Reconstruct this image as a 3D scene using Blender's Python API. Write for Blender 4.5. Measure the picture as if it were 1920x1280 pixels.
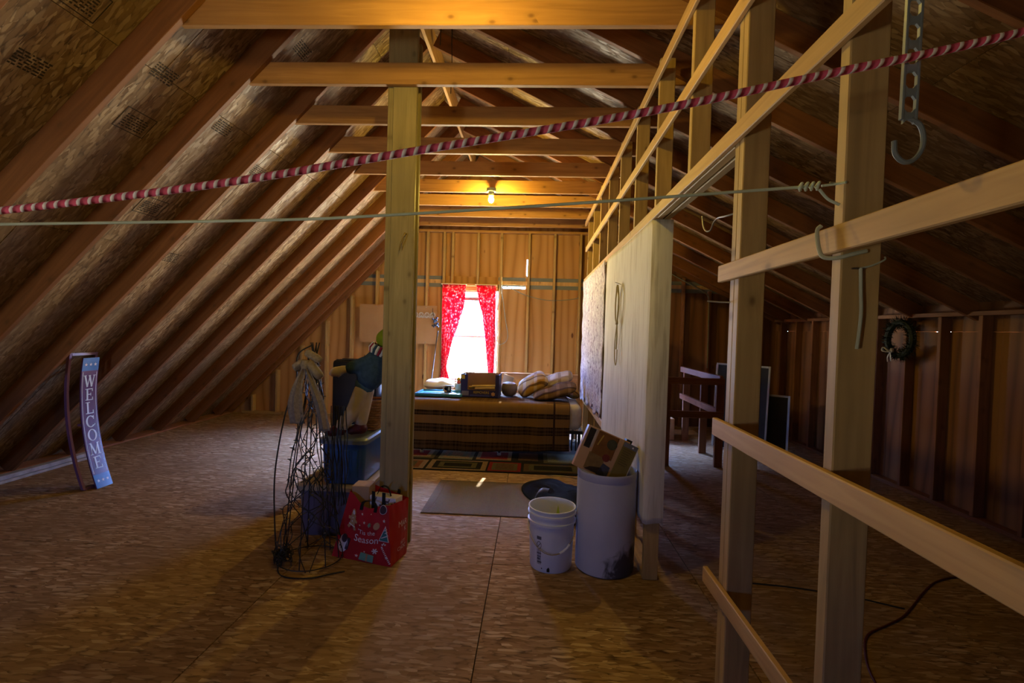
import bpy, bmesh, math, random
from mathutils import Vector, Matrix, noise

for _o in list(bpy.data.objects): bpy.data.objects.remove(_o)
S = bpy.context.scene
COL = S.collection
rnd = random.Random(7)
V = Vector

# ------------------------------------------------------------------ camera
F_PX, YAW, PITCH, ROLL, HC = 907.4166, 0.0451625, 0.0239318, 0.0286687, 1.48929
def cam_axes():
    f = V((-math.sin(YAW)*math.cos(PITCH), math.cos(YAW)*math.cos(PITCH), -math.sin(PITCH)))
    r = V((math.cos(YAW), math.sin(YAW), 0)); u = r.cross(f)
    c, s = math.cos(ROLL), math.sin(ROLL)
    return c*r+s*u, -s*r+c*u, f
_r, _u, _f = cam_axes()
cam = bpy.data.cameras.new('camera'); co = bpy.data.objects.new('camera', cam); COL.objects.link(co)
cam.sensor_width = 36; cam.lens = F_PX/1920*36; cam.clip_start = 0.05
M = Matrix((( _r.x, _u.x, -_f.x, 0), (_r.y, _u.y, -_f.y, 0), (_r.z, _u.z, -_f.z, HC), (0, 0, 0, 1)))
co.matrix_world = M; S.camera = co

# ------------------------------------------------------------------ light and exposure
S.view_settings.view_transform = 'Standard'; S.view_settings.look = 'None'
S.view_settings.gamma = 1; S.view_settings.use_curve_mapping = False
S.view_settings.exposure = 0.0
SKY = 1300.0            # daylight outside
BULB = 2000.0         # radiance of the bare bulbs
W = bpy.data.worlds.new('daylight'); S.world = W; W.use_nodes = True
_n, _l = W.node_tree.nodes, W.node_tree.links
_bg = _n['Background']
_tc = _n.new('ShaderNodeTexCoord'); _sp = _n.new('ShaderNodeSeparateXYZ'); _rp = _n.new('ShaderNodeValToRGB')
_l.new(_tc.outputs['Generated'], _sp.inputs[0]); _mr = _n.new('ShaderNodeMapRange')
_mr.inputs['From Min'].default_value = -1; _l.new(_sp.outputs['Z'], _mr.inputs['Value']); _l.new(_mr.outputs[0], _rp.inputs[0])
_e = _rp.color_ramp.elements
# sunlit yard below, tall trees closing the view up to about 22 degrees, open blue sky above
_e[0].position = 0.44; _e[0].color = (0.115, 0.10, 0.074, 1)
_e[1].position = 0.735; _e[1].color = (0.30, 0.45, 1.0, 1)
_e.new(0.50).color = (0.012, 0.023, 0.06, 1); _e.new(0.685).color = (0.012, 0.023, 0.06, 1)
_l.new(_rp.outputs[0], _bg.inputs[0]); _bg.inputs[1].default_value = SKY

def link(o, parent=None):
    COL.objects.link(o)
    if parent: o.parent = parent
    return o
_sun = bpy.data.lights.new('sun', 'SUN'); _sun.energy = 55; _sun.angle = 0.0093; _sun.color = (1, 0.93, 0.82)
_so = link(bpy.data.objects.new('sun', _sun)); _so.location = (1, 14, 8)
_so.rotation_euler = V((-0.105, -1.0, -0.79)).to_track_quat('-Z', 'Y').to_euler()
def portal(name, loc, w, h, dirv):
    L = bpy.data.lights.new(name, 'AREA'); L.shape = 'RECTANGLE'; L.size = w; L.size_y = h
    o = link(bpy.data.objects.new(name, L)); o.location = loc
    o.rotation_euler = V(dirv).to_track_quat('-Z', 'Z').to_euler()
    L.cycles.is_portal = True
WIN1 = (-1.45, -0.60, 0.62, 2.10)      # x0,x1,z0,z1 in the far gable
WIN3 = (1.15, 1.55, 0.90, 1.20)        # behind the partition
WIN2 = (-3.15, -2.62, 0.56, 1.08)       # in the gable behind the camera
YB, YF = 7.79, -2.0
for nm, w, y, d in (('window_daylight', WIN1, YB+.06, -1), ('window_daylight', WIN3, YB+.06, -1), ('window_daylight', WIN2, YF-.06, 1)):
    portal(nm, ((w[0]+w[1])/2, y, (w[2]+w[3])/2), w[1]-w[0], w[3]-w[2], (0, d, 0))

# ------------------------------------------------------------------ geometry helpers
class MB:
    def __init__(s): s.v = []; s.f = []; s.uv = []; s.mi = []; s.cur = 0
    def add(s, vs, fs, uvs=None):
        b = len(s.v); s.v += [V(x) for x in vs]; s.uv += uvs if uvs else [(0, 0)]*len(vs)
        for f in fs: s.f.append(tuple(i+b for i in f)); s.mi.append(s.cur)
        return s
    def mat(s, i): s.cur = i; return s
    def hexa(s, p):   # 8 points: bottom 0-3, top 4-7
        return s.add(p, [(3, 2, 1, 0), (4, 5, 6, 7), (0, 1, 5, 4), (1, 2, 6, 5), (2, 3, 7, 6), (3, 0, 4, 7)])
    def box(s, lo, hi, m=None):
        x0, y0, z0 = lo; x1, y1, z1 = hi
        p = [V(c) for c in ((x0, y0, z0), (x1, y0, z0), (x1, y1, z0), (x0, y1, z0), (x0, y0, z1), (x1, y0, z1), (x1, y1, z1), (x0, y1, z1))]
        if m is not None: p = [m @ q for q in p]
        return s.hexa(p)
    def rbox(s, lo, hi, r=.01, m=None, seg=2):
        bm = bmesh.new(); bmesh.ops.create_cube(bm, size=1)
        c = (V(lo)+V(hi))/2; d = V(hi)-V(lo)
        for v in bm.verts: v.co = V((v.co.x*d.x, v.co.y*d.y, v.co.z*d.z))+c
        bmesh.ops.bevel(bm, geom=bm.edges[:], offset=min(r, min(d)/2.1), segments=seg, profile=.5, affect='EDGES')
        bm.verts.index_update()
        vs = [(m @ v.co) if m is not None else v.co.copy() for v in bm.verts]
        s.add(vs, [tuple(v.index for v in f.verts) for f in bm.faces]); bm.free(); return s
    def tube(s, pts, r, n=8, closed=False, cap=True, flat=1.0):
        pts = [V(p) for p in pts]; k = len(pts)
        rs = r if isinstance(r, (list, tuple)) else [r]*k
        t0 = (pts[1]-pts[0]).normalized()
        a = t0.orthogonal().normalized(); vs = []; uvs = []; L = 0
        for i, p in enumerate(pts):
            if closed: t = pts[(i+1) % k]-pts[i-1]
            elif i == 0: t = pts[1]-pts[0]
            elif i == k-1: t = pts[-1]-pts[-2]
            else: t = (pts[i+1]-p).normalized()+(p-pts[i-1]).normalized()
            if t.length < 1e-9: t = t0
            t = t.normalized(); a = (a-t*a.dot(t))
            a = a.normalized() if a.length > 1e-6 else t.orthogonal().normalized()
            b = t.cross(a)
            if i: L += (p-pts[i-1]).length
            for j in range(n):
                an = 2*math.pi*j/n
                vs.append(p+(a*math.cos(an)+b*math.sin(an)*flat)*rs[i]); uvs.append((L, j/n))
        fs = []
        for i in range(k if closed else k-1):
            for j in range(n):
                i2 = (i+1) % k; j2 = (j+1) % n
                fs.append((i*n+j, i*n+j2, i2*n+j2, i2*n+j))
        if cap and not closed: fs += [tuple(reversed(range(n))), tuple((k-1)*n+j for j in range(n))]
        return s.add(vs, fs, uvs)
    def lathe(s, prof, n=24, c=(0, 0, 0), m=None, sx=1, sy=1):
        vs = []; fs = []; k = len(prof)
        for r, z in prof:
            for j in range(n):
                a = 2*math.pi*j/n
                q = V((r*math.cos(a)*sx, r*math.sin(a)*sy, z))
                q = (m @ q) if m is not None else q
                vs.append(q+V(c))
        for i in range(k-1):
            for j in range(n): fs.append((i*n+j, i*n+(j+1) % n, (i+1)*n+(j+1) % n, (i+1)*n+j))
        if prof[0][0] > 1e-5: fs.append(tuple(reversed(range(n))))
        if prof[-1][0] > 1e-5: fs.append(tuple((k-1)*n+j for j in range(n)))
        return s.add(vs, fs)
    def prism(s, poly, fn, t):   # poly 2D ccw, fn(u,v,w)->world
        k = len(poly); vs = [fn(u, v, 0) for u, v in poly]+[fn(u, v, t) for u, v in poly]
        fs = [tuple(reversed(range(k))), tuple(range(k, 2*k))]+[(i, (i+1) % k, (i+1) % k+k, i+k) for i in range(k)]
        return s.add(vs, fs)
    def grid(s, fn, nu, nv, wrap=False):
        vs = []; fs = []; uvs = []
        for i in range(nu+1):
            for j in range(nv+1):
                u, v = i/nu, j/nv; vs.append(fn(u, v)); uvs.append((u, v))
        for i in range(nu):
            for j in range(nv):
                a = i*(nv+1)+j; fs.append((a, a+nv+1, a+nv+2, a+1))
        return s.add(vs, fs, uvs)
    def build(s, name, mat, parent=None, smooth=False, sub=0, solid=0, org=None):
        off = V(org) if org is not None else (V(parent.matrix_world.translation) if parent else V((0, 0, 0)))
        if parent and org is None: off = V(parent['_o'])
        me = bpy.data.meshes.new(name)
        me.from_pydata([tuple(v-off) for v in s.v], [], s.f)
        mats = mat if isinstance(mat, (list, tuple)) else [mat]
        for m in mats: me.materials.append(m)
        if len(mats) > 1: me.polygons.foreach_set('material_index', s.mi)
        ul = me.uv_layers.new(name='UVMap')
        for lp in me.loops: ul.data[lp.index].uv = s.uv[lp.vertex_index]
        me.validate(); me.update()
        bm = bmesh.new(); bm.from_mesh(me); bmesh.ops.recalc_face_normals(bm, faces=bm.faces[:]); bm.to_mesh(me); bm.free()
        if smooth:
            me.polygons.foreach_set('use_smooth', [True]*len(me.polygons))
            try: me.set_sharp_from_angle(angle=math.radians(40 if smooth is True else smooth))
            except Exception: pass
        o = link(bpy.data.objects.new(name, me), parent)
        if not parent: o.location = off; o['_o'] = tuple(off)
        if solid:
            md = o.modifiers.new('solid', 'SOLIDIFY'); md.thickness = solid; md.offset = 0
        if sub:
            md = o.modifiers.new('sub', 'SUBSURF'); md.levels = md.render_levels = sub
        if parent: o['_o'] = tuple(off)
        return o

def tag(o, label, cat, group=None):
    o['label'] = label; o['category'] = cat
    if group: o['group'] = group
    return o
def root(name, loc, label, cat, group=None):
    o = link(bpy.data.objects.new(name, None)); o.location = loc; o.empty_display_size = .1
    o['_o'] = tuple(loc); return tag(o, label, cat, group)
def struct(name, label, cat, loc=(0, 0, 0)):
    o = root(name, loc, label, cat); o['kind'] = 'structure'; return o
_cache = {}
def board(name, a, b, w, t, ref, mat, parent=None, label=None, bev=.003):
    """length a->b (centre line), width w along ref, thickness t; local X is the length"""
    a = V(a); b = V(b); x = (b-a); L = x.length; x.normalize()
    y = V(ref); y = (y-x*y.dot(x)).normalized(); z = x.cross(y)
    key = (round(L, 3), round(w, 3), round(t, 3), bev, mat.name)
    me = _cache.get(key)
    if me is None:
        bm = bmesh.new(); bmesh.ops.create_cube(bm, size=1)
        for v in bm.verts: v.co = V((v.co.x*L, v.co.y*w, v.co.z*t))
        if bev: bmesh.ops.bevel(bm, geom=bm.edges[:], offset=bev, segments=1, affect='EDGES')
        me = bpy.data.meshes.new(name); bm.to_mesh(me); bm.free(); me.materials.append(mat); _cache[key] = me
    o = link(bpy.data.objects.new(name, me), parent)
    off = V(parent['_o']) if parent else V((0, 0, 0))
    Mx = Matrix((x, y, z)).transposed().to_4x4(); Mx.translation = (a+b)/2-off
    o.matrix_basis = Mx; o['_o'] = tuple((a+b)/2)
    if label: o['label'] = label
    return o

# ------------------------------------------------------------------ materials
class NT:
    def __init__(s, name, rough=.7, spec=.3):
        s.m = bpy.data.materials.new(name); s.m.use_nodes = True; s.t = s.m.node_tree
        s.b = s.t.nodes['Principled BSDF']; s.b.inputs['Roughness'].default_value = rough
        s.b.inputs['Specular IOR Level'].default_value = spec
    def n(s, k, **kw):
        x = s.t.nodes.new('ShaderNode'+k)
        for a, v in kw.items(): setattr(x, a, v)
        return x
    def l(s, a, b): s.t.links.new(a, b)
    def coord(s, scale=(1, 1, 1), rot=(0, 0, 0), rand=0, out='Object'):
        tc = s.n('TexCoord'); mp = s.n('Mapping'); src = tc.outputs[out]
        if rand:
            oi = s.n('ObjectInfo'); mu = s.n('Math', operation='MULTIPLY'); mu.inputs[1].default_value = rand
            s.l(oi.outputs['Random'], mu.inputs[0]); ad = s.n('VectorMath', operation='ADD')
            s.l(src, ad.inputs[0]); s.l(mu.outputs[0], ad.inputs[1]); src = ad.outputs[0]
        s.l(src, mp.inputs['Vector']); mp.inputs['Scale'].default_value = scale; mp.inputs['Rotation'].default_value = rot
        return mp.outputs[0]
    def noise(s, vec, scale=5, detail=3, dist=0, rough=.5):
        x = s.n('TexNoise'); s.l(vec, x.inputs['Vector']); x.inputs['Scale'].default_value = scale
        x.inputs['Detail'].default_value = detail; x.inputs['Distortion'].default_value = dist; x.inputs['Roughness'].default_value = rough
        return x.outputs['Fac']
    def ramp(s, fac, stops, const=False):
        r = s.n('ValToRGB'); s.l(fac, r.inputs[0]); e = r.color_ramp.elements
        if const: r.color_ramp.interpolation = 'CONSTANT'
        while len(e) < len(stops): e.new(.5)
        for i, (p, c) in enumerate(stops): e[i].position = p; e[i].color = (*c, 1) if len(c) == 3 else c
        return r.outputs[0]
    def mix(s, fac, a, b, mode='MIX'):
        x = s.n('Mix', data_type='RGBA', blend_type=mode)
        for v, i in ((fac, 0), (a, 6), (b, 7)):
            if isinstance(v, (int, float)): x.inputs[i].default_value = v
            elif isinstance(v, tuple): x.inputs[i].default_value = (*v, 1)
            else: s.l(v, x.inputs[i])
        return x.outputs[2]
    def math(s, op, a, b=None):
        x = s.n('Math', operation=op)
        for v, i in ((a, 0), (b, 1)):
            if v is None: continue
            if isinstance(v, (int, float)): x.inputs[i].default_value = v
            else: s.l(v, x.inputs[i])
        return x.outputs[0]
    def col(s, c):
        if isinstance(c, tuple): s.b.inputs['Base Color'].default_value = (*c, 1)
        else: s.l(c, s.b.inputs['Base Color'])
        return s
    def bump(s, h, st=.3, d=.01):
        b = s.n('Bump'); b.inputs['Strength'].default_value = st; b.inputs['Distance'].default_value = d
        s.l(h, b.inputs['Height']); s.l(b.outputs[0], s.b.inputs['Normal']); return s
    def rough(s, r): s.l(r, s.b.inputs['Roughness']); return s

def plain(name, c, rough=.6, spec=.3, var=.12, sc=8, metal=0, bump=0):
    t = NT(name, rough, spec); t.b.inputs['Metallic'].default_value = metal
    f = t.noise(t.coord(rand=5), sc, 4)
    lo = tuple(max(0, x*(1-var)) for x in c); hi = tuple(min(1, x*(1+var)) for x in c)
    t.col(t.ramp(f, [(.3, lo), (.7, hi)]))
    if bump: t.bump(f, bump, .005)
    return t.m
def osb(name, cols, rough=.55, sc=1.0, spec=.3):
    t = NT(name, rough, spec)
    base = t.coord(scale=(sc, sc, sc), rand=13)
    wn = t.n('TexNoise'); t.l(base, wn.inputs['Vector']); wn.inputs['Scale'].default_value = 7; wn.inputs['Detail'].default_value = 3
    sub = t.n('VectorMath', operation='MULTIPLY_ADD'); t.l(wn.outputs['Color'], sub.inputs[0]); sub.inputs[1].default_value = (.025, .025, 0); t.l(base, sub.inputs[2])
    outs = []
    for rot, s3 in ((.08, (50, 12, 50)), (.35, (62, 14, 62)), (-.75, (60, 17, 60)), (1.15, (56, 11, 56))):
        mp = t.n('Mapping'); t.l(sub.outputs[0], mp.inputs['Vector']); mp.inputs['Rotation'].default_value = (0, 0, rot); mp.inputs['Scale'].default_value = s3
        vo = t.n('TexVoronoi'); t.l(mp.outputs[0], vo.inputs['Vector']); vo.inputs['Scale'].default_value = 1; vo.voronoi_dimensions = '2D'
        sp = t.n('SeparateColor'); t.l(vo.outputs['Color'], sp.inputs[0]); outs.append((sp.outputs[0], sp.outputs[1], vo.outputs['Distance']))
    # flakes overlap: the layer with the higher random value lies on top
    val = outs[0][0]; edge = outs[0][2]
    for r, g, d in outs[1:]:
        top = t.math('GREATER_THAN', g, .66)
        mxv = t.n('Mix'); t.l(top, mxv.inputs[0]); t.l(val, mxv.inputs[2]); t.l(r, mxv.inputs[3])
        mxe = t.n('Mix'); t.l(top, mxe.inputs[0]); t.l(edge, mxe.inputs[2]); t.l(d, mxe.inputs[3])
        val = mxv.outputs[0]; edge = mxe.outputs[0]
    k = len(cols); c = t.ramp(val, [(i/(k-1), x) for i, x in enumerate(cols)])
    c = t.mix(t.ramp(edge, [(.5, (0, 0, 0)), (.9, (1, 1, 1))]), c, tuple(x*.45 for x in cols[0]))
    big = t.noise(base, 1.6, 4); c = t.mix(t.ramp(big, [(.35, (.65, .65, .65)), (.65, (0, 0, 0))]), c, tuple(x*.7 for x in cols[1]))
    t.col(c); t.bump(val, .25, .004)
    t.rough(t.ramp(val, [(0, (rough+.15,)*3), (1, (max(.2, rough-.15),)*3)]))
    return t.m
def wood(name, c0, c1, knot=(.10, .045, .015), rough=.6, grain=1.0, knots=1.0, spec=.25):
    t = NT(name, rough, spec)
    p = t.coord(scale=(1, 1, 1), rand=9)
    mp = t.n('Mapping'); t.l(p, mp.inputs['Vector']); mp.inputs['Scale'].default_value = (1.6*grain, 26*grain, 26*grain)
    g = t.noise(mp.outputs[0], 1, 4, 1.2); g2 = t.noise(p, 2.2, 3)
    c = t.ramp(g, [(.28, tuple(x*.72 for x in c0)), (.45, c0), (.68, c1)])
    c = t.mix(t.ramp(g2, [(.3, (.55,)*3), (.6, (0,)*3)]), c, tuple(x*.75 for x in c0), 'MIX')
    if knots:
        m2 = t.n('Mapping'); t.l(p, m2.inputs['Vector']); m2.inputs['Scale'].default_value = (5.0, 8, 8)
        vo = t.n('TexVoronoi'); vo.voronoi_dimensions = '2D'; t.l(m2.outputs[0], vo.inputs['Vector']); vo.inputs['Scale'].default_value = 1.0
        sk = t.n('SeparateColor'); t.l(vo.outputs['Color'], sk.inputs[0])
        has = t.math('GREATER_THAN', sk.outputs[0], .62)
        kn = t.math('MULTIPLY', t.ramp(vo.outputs['Distance'], [(.035, (knots*.9,)*3), (.115, (0,)*3)]), has)
        halo = t.math('MULTIPLY', t.ramp(vo.outputs['Distance'], [(.08, (.4,)*3), (.24, (0,)*3)]), has)
        c = t.mix(halo, c, tuple(x*.5 for x in c0)); c = t.mix(kn, c, knot)
    oi = t.n('ObjectInfo'); c = t.mix(.28, c, t.ramp(oi.outputs['Random'], [(0, tuple(x*.6 for x in c0)), (1, c1)]))
    t.col(c); t.bump(g, .15, .003); return t.m
def ply(name, c0, c1, dark):
    t = NT(name, .6, .25); p = t.coord(rand=11)
    mp = t.n('Mapping'); t.l(p, mp.inputs['Vector']); mp.inputs['Scale'].default_value = (.9, 5, 5)
    w = t.n('TexWave'); t.l(mp.outputs[0], w.inputs['Vector']); w.wave_type = 'BANDS'; w.bands_direction = 'Y'
    w.inputs['Scale'].default_value = .42; w.inputs['Distortion'].default_value = 11; w.inputs['Detail'].default_value = 2.5; w.inputs['Detail Scale'].default_value = .7
    c = t.ramp(w.outputs['Fac'], [(0, dark), (.22, c0), (1, c1)])
    m2 = t.n('Mapping'); t.l(p, m2.inputs['Vector']); m2.inputs['Scale'].default_value = (1.6, 4, 4)
    vo = t.n('TexVoronoi'); t.l(m2.outputs[0], vo.inputs['Vector']); vo.inputs['Scale'].default_value = 1
    c = t.mix(t.ramp(vo.outputs['Distance'], [(.05, (1,)*3), (.09, (0,)*3)]), c, (.10, .035, .01))
    t.col(c); t.bump(w.outputs['Fac'], .08, .003); return t.m

M_FLOOR = osb('floor_osb', [(.22, .13, .066), (.32, .20, .105), (.37, .235, .125), (.58, .43, .28)], .75, spec=.10)
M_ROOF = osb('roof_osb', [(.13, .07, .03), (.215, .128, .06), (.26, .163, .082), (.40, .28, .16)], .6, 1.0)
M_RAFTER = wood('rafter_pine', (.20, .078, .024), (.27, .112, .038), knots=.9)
M_TIE = wood('tie_pine', (.40, .20, .07), (.52, .28, .10), knots=1)
M_PINE = wood('stud_pine', (.42, .27, .105), (.54, .37, .155))
M_STRIP = wood('furring_pine', (.52, .31, .12), (.64, .41, .17), knots=.7)
M_POST = wood('treated_post', (.27, .22, .11), (.37, .30, .16), (.10, .07, .03))
M_PLY = ply('fir_plywood', (.40, .205, .065), (.45, .245, .085), (.32, .155, .045))
M_DARKPLY = ply('shade_dark_plywood', (.17, .075, .03), (.21, .10, .04), (.12, .055, .02))  # plywood copy with the dimness of the right side put into its colour
M_DARKSTUD = wood('shade_dark_stud', (.20, .085, .035), (.27, .125, .05), knots=.6)  # stud pine coloured darker to carry the shade beyond the partition
M_FURN = wood('furniture_pine', (.42, .22, .09), (.52, .30, .13), knots=.5)
M_RAILW = wood('railing_wood', (.26, .115, .06), (.36, .17, .09), knots=.4)

# ------------------------------------------------------------------ the shell
SP = .6096; YT = 2.5285; ZT = 3.06; XL = -1.9127; SL = 1.02; SR = .485; XA, ZA = -.99, 4.0
RD = .140
vL = RD*math.sqrt(1+SL*SL); vR = RD*math.sqrt(1+SR*SR)
zL = lambda x: ZA+SL*(x-XA); zR = lambda x: ZA-SR*(x-XA)
def roofz(x): return min(zL(x)+vL, zR(x)+vR)

floor = struct('floor', 'worn oriented strand board attic floor', 'floor')
mb = MB(); mb.box((-5.6, YF-.1, -.25), (4.0, YB+.12, -.020)); o = mb.build('subfloor', plain('subfloor_dark', (.05, .035, .025)), floor)
xs = [-5.4, -3.915, -2.69, -1.445, -.222, 1.024, 2.25, 3.9]; ys = [-2.0, .60, 3.035, 5.475, 7.81]
g = .005
for i in range(len(xs)-1):
    for j in range(len(ys)-1):
        x0, x1, y0, y1 = xs[i]+g/2, xs[i+1]-g/2, ys[j]+g/2, ys[j+1]-g/2
        board('floor_panel', ((x0+x1)/2, y0, -.01), ((x0+x1)/2, y1, -.01), x1-x0, .0199, (1, 0, 0), M_FLOOR, floor, bev=.0006)

ceil = struct('ceiling', 'open rafter roof of strand board over collar ties', 'ceiling')
nL = V((-SL, 0, 1)).normalized(); dL = V((1, 0, SL)).normalized()
nR = V((SR, 0, 1)).normalized(); dR = V((1, 0, -SR)).normalized()
XTOP = XA-.05
mb = MB()
def slab(mb, x0, x1, zf, off, th, n):
    p = []
    for z_add in (off, off+th):
        for x, y in ((x0, YF-.15), (x1, YF-.15), (x1, YB+.15), (x0, YB+.15)): p.append(V((x, y, zf(x)+z_add)))
    mb.hexa(p)
slab(mb, -5.75, XTOP+.06, zL, vL+.022, .06, nL); slab(mb, XTOP-.06, 4.15, zR, vR+.022, .06, nR)
mb.build('roof_deck', plain('roof_deck_dark', (.03, .02, .015)), ceil)
# sheathing panels, long side along the building
def sheath(x0s, zf, off, d, n, S_len):
    k = 0
    for s0, s1 in zip(x0s[:-1], x0s[1:]):
        st = -2.1-(1.22 if k % 2 else 0); y = st
        while y < YB+.1:
            ya, yb = max(y, YF-.12)+.002, min(y+2.44, YB+.13)-.002
            if yb > ya+.1:
                sm = (s0+s1)/2; c = V((XA, 0, ZA))+d*sm+n*(RD+.006)
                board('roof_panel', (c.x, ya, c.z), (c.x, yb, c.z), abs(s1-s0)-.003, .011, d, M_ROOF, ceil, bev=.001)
            y += 2.44
        k += 1
sheath([-6.55, -5.30, -4.08, -2.86, -1.64, -.42, .15], zL, vL, dL, nL, 0)
sheath([-.13, .72, 1.94, 3.16, 4.38, 5.6], zR, vR, dR, nR, 0)
for i in range(-7, 10):
    y = YT+SP*i-.019 if i < 9 else YB-.09-.03
    for (d, n, s0, s1) in ((dL, nL, -5.62, -.02), (dR, nR, .02, 5.32)):
        a = V((XA, y, ZA))+d*s0+n*(RD/2); b = V((XA, y, ZA))+d*s1+n*(RD/2)
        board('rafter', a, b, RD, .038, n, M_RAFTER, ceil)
    if i < 9:
        y2 = y+.038
        xr = XA+(ZA-ZT)/SR
        board('collar_tie', (XL-.02, y2, ZT+.07), (xr-.03, y2, ZT+.07), .14, .0375, (0, 0, 1), M_TIE, ceil)
board('ridge_board', (XA, YF, ZA+.06), (XA, YB-.1, ZA+.06), .26, .03, (0, 0, 1), M_STRIP, ceil)

# clip a polygon (x,z) against the roof
def clip(poly, a, b, c):   # keep a*x+b*z<=c
    out = []
    for i, p in enumerate(poly):
        q = poly[(i+1) % len(poly)]; dp = a*p[0]+b*p[1]-c; dq = a*q[0]+b*q[1]-c
        if dp <= 0: out.append(p)
        if (dp < 0 < dq) or (dq < 0 < dp):
            t = dp/(dp-dq); out.append((p[0]+t*(q[0]-p[0]), p[1]+t*(q[1]-p[1])))
    return out
def gable_panel(x0, x1, z0, z1, y, th, mat, parent, name='plywood_panel'):
    poly = [(x0, z0), (x1, z0), (x1, z1), (x0, z1)]
    poly = clip(poly, -SL, 1, ZA-SL*XA+vL+.02); poly = clip(poly, SR, 1, ZA+SR*XA+vR+.02) if poly else []
    if len(poly) < 3: return
    ox, oz = (x0+x1)/2, (z0+z1)/2
    mb = MB(); mb.prism([(zz-oz, -(xx-ox)) for xx, zz in poly], lambda u, v, w: V((u, v, w)), th)
    me_o = mb.build(name, mat, None, org=(0, 0, 0))
    # local X = up, local Y = -x, local Z = depth
    me_o.parent = parent; Mx = Matrix(((0, -1, 0, ox), (0, 0, 1, y), (1, 0, 0, oz), (0, 0, 0, 1)))
    me_o.matrix_basis = Mx; return me_o

wb = struct('wall_back', 'far gable wall of bare studs and fir plywood', 'wall')
Z1, Z2 = 2.15, 2.33
cols = [(-5.45, -3.771), (-3.771, -2.552), (-2.552, WIN1[0]), (WIN1[0], WIN1[1]), (WIN1[1], -.150), (-.135, 1.15), (1.15, 1.55), (1.55, 2.732), (2.732, 3.9)]
for (x0, x1) in cols:
    g = .0
    holes = [w for w in (WIN1, WIN3) if abs(w[0]-x0) < .01 and abs(w[1]-x1) < .01]
    if holes:
        w = holes[0]
        gable_panel(x0+g, x1-g, 0, w[2], YB, .012, M_PLY, wb)
        gable_panel(x0-.002, x1+.002, w[3], Z2 if w is WIN1 else Z1, YB, .012, M_PLY, wb)
    else:
        gable_panel(x0+g, x1-g, 0, Z1, YB, .012, M_PLY if x0 < 1.5 else M_DARKPLY, wb)  # sheets past the partition take the copy with shade in its colour
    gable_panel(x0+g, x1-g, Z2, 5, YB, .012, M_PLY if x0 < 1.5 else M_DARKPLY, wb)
# patch that leaves only a short open crack beside one stud
gable_panel(-.16, -.112, 0, 2.335, YB+.0125, .008, M_PLY, wb, 'batten'); gable_panel(-.16, -.112, 2.62, 5, YB+.0125, .008, M_PLY, wb, 'batten')
# band between lower and upper sheets: wood band board, translucent wrap in the gaps
tw = NT('house_wrap', .9, 0); _tr = tw.n('BsdfTranslucent'); _df = tw.n('BsdfDiffuse'); _mx = tw.n('MixShader')
_tr.inputs[0].default_value = (.0010, .0012, .0012, 1); _df.inputs[0].default_value = (.3, .33, .34, 1); _mx.inputs[0].default_value = .4
tw.l(_df.outputs[0], _mx.inputs[1]); tw.l(_tr.outputs[0], _mx.inputs[2]); tw.l(_mx.outputs[0], tw.t.nodes['Material Output'].inputs[0]); M_WRAP = tw.m
for (x0, x1) in [(-5.2, WIN1[0]), (WIN1[1], 3.9)]:
    gable_panel(x0, x1, 2.213, 2.272, YB+.0005, .012, M_STRIP, wb, 'band_board')
    gable_panel(x0, x1, 2.25, 2.36, YB+.013, .002, M_WRAP, wb, 'wrap_strip')
x = -5.2
for k in range(23):
    x0 = -4.584+.4064*(k-2)+.02; x1 = x0+.366
    if x1 > 3.9: break
    top = 2.222; op = .004+.006*rnd.random()
    if k-2 == 10: op = .035
    if x0 > .5: op = -.012
    gable_panel(x0-.02, x1+.0204, (2.10 if k-2 != 10 else 2.185), 2.235, YB+.013, .002, M_WRAP, wb, 'wrap_strip')
zt_pl = 3.02
STX = [-4.584+.4064*k for k in range(0, 21)]
for k, x in enumerate(STX):
    if k == 10: x = -.555
    if WIN1[0]+.03 < x < WIN1[1]-.03 or WIN3[0] < x < WIN3[1]:
        w = WIN1 if x < 0 else WIN3
        board('stud', (x, YB-.0455, w[3]+.11), (x, YB-.0455, zt_pl), .089, .038, (0, 1, 0), M_PINE, wb)
        board('stud', (x, YB-.0455, .04), (x, YB-.0455, w[2]-.04), .089, .038, (0, 1, 0), M_PINE, wb)
        continue
    zt = min(zL(x-.02), zR(x+.02))-.004
    if x > -1.95 and x < .9: zt = min(zt, zt_pl)
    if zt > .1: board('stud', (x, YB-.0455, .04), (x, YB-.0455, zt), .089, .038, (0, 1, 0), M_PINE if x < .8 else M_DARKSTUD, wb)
for x in (WIN1[0]-.02, WIN3[0]-.02, WIN3[1]+.02):
    board('stud', (x, YB-.0455, .04), (x, YB-.0455, min(zt_pl, zR(x+.02)-.01)), .089, .038, (0, 1, 0), M_PINE, wb)
board('sole_plate', (-4.75, YB-.0455, .02), (3.68, YB-.0455, .02), .089, .038, (0, 1, 0), M_PINE, wb)
board('top_plate', (-1.93, YB-.0455, zt_pl+.0195), (.9, YB-.0455, zt_pl+.0195), .089, .038, (0, 1, 0), M_TIE, wb)
for w in (WIN1, WIN3):
    board('window_header', (w[0]+.002, YB-.0455, w[3]+.09), (w[1]-.002, YB-.0455, w[3]+.09), .089, .038, (0, 1, 0), M_STRIP, wb)
    board('window_header', (w[0]+.002, YB-.03, w[3]+.035), (w[1]-.002, YB-.03, w[3]+.035), .068, .038, (0, 0, 1), M_PINE, wb)
    board('rough_sill', (w[0]+.002, YB-.0455, w[2]-.02), (w[1]-.002, YB-.0455, w[2]-.02), .089, .038, (0, 1, 0), M_PINE, wb)

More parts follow.
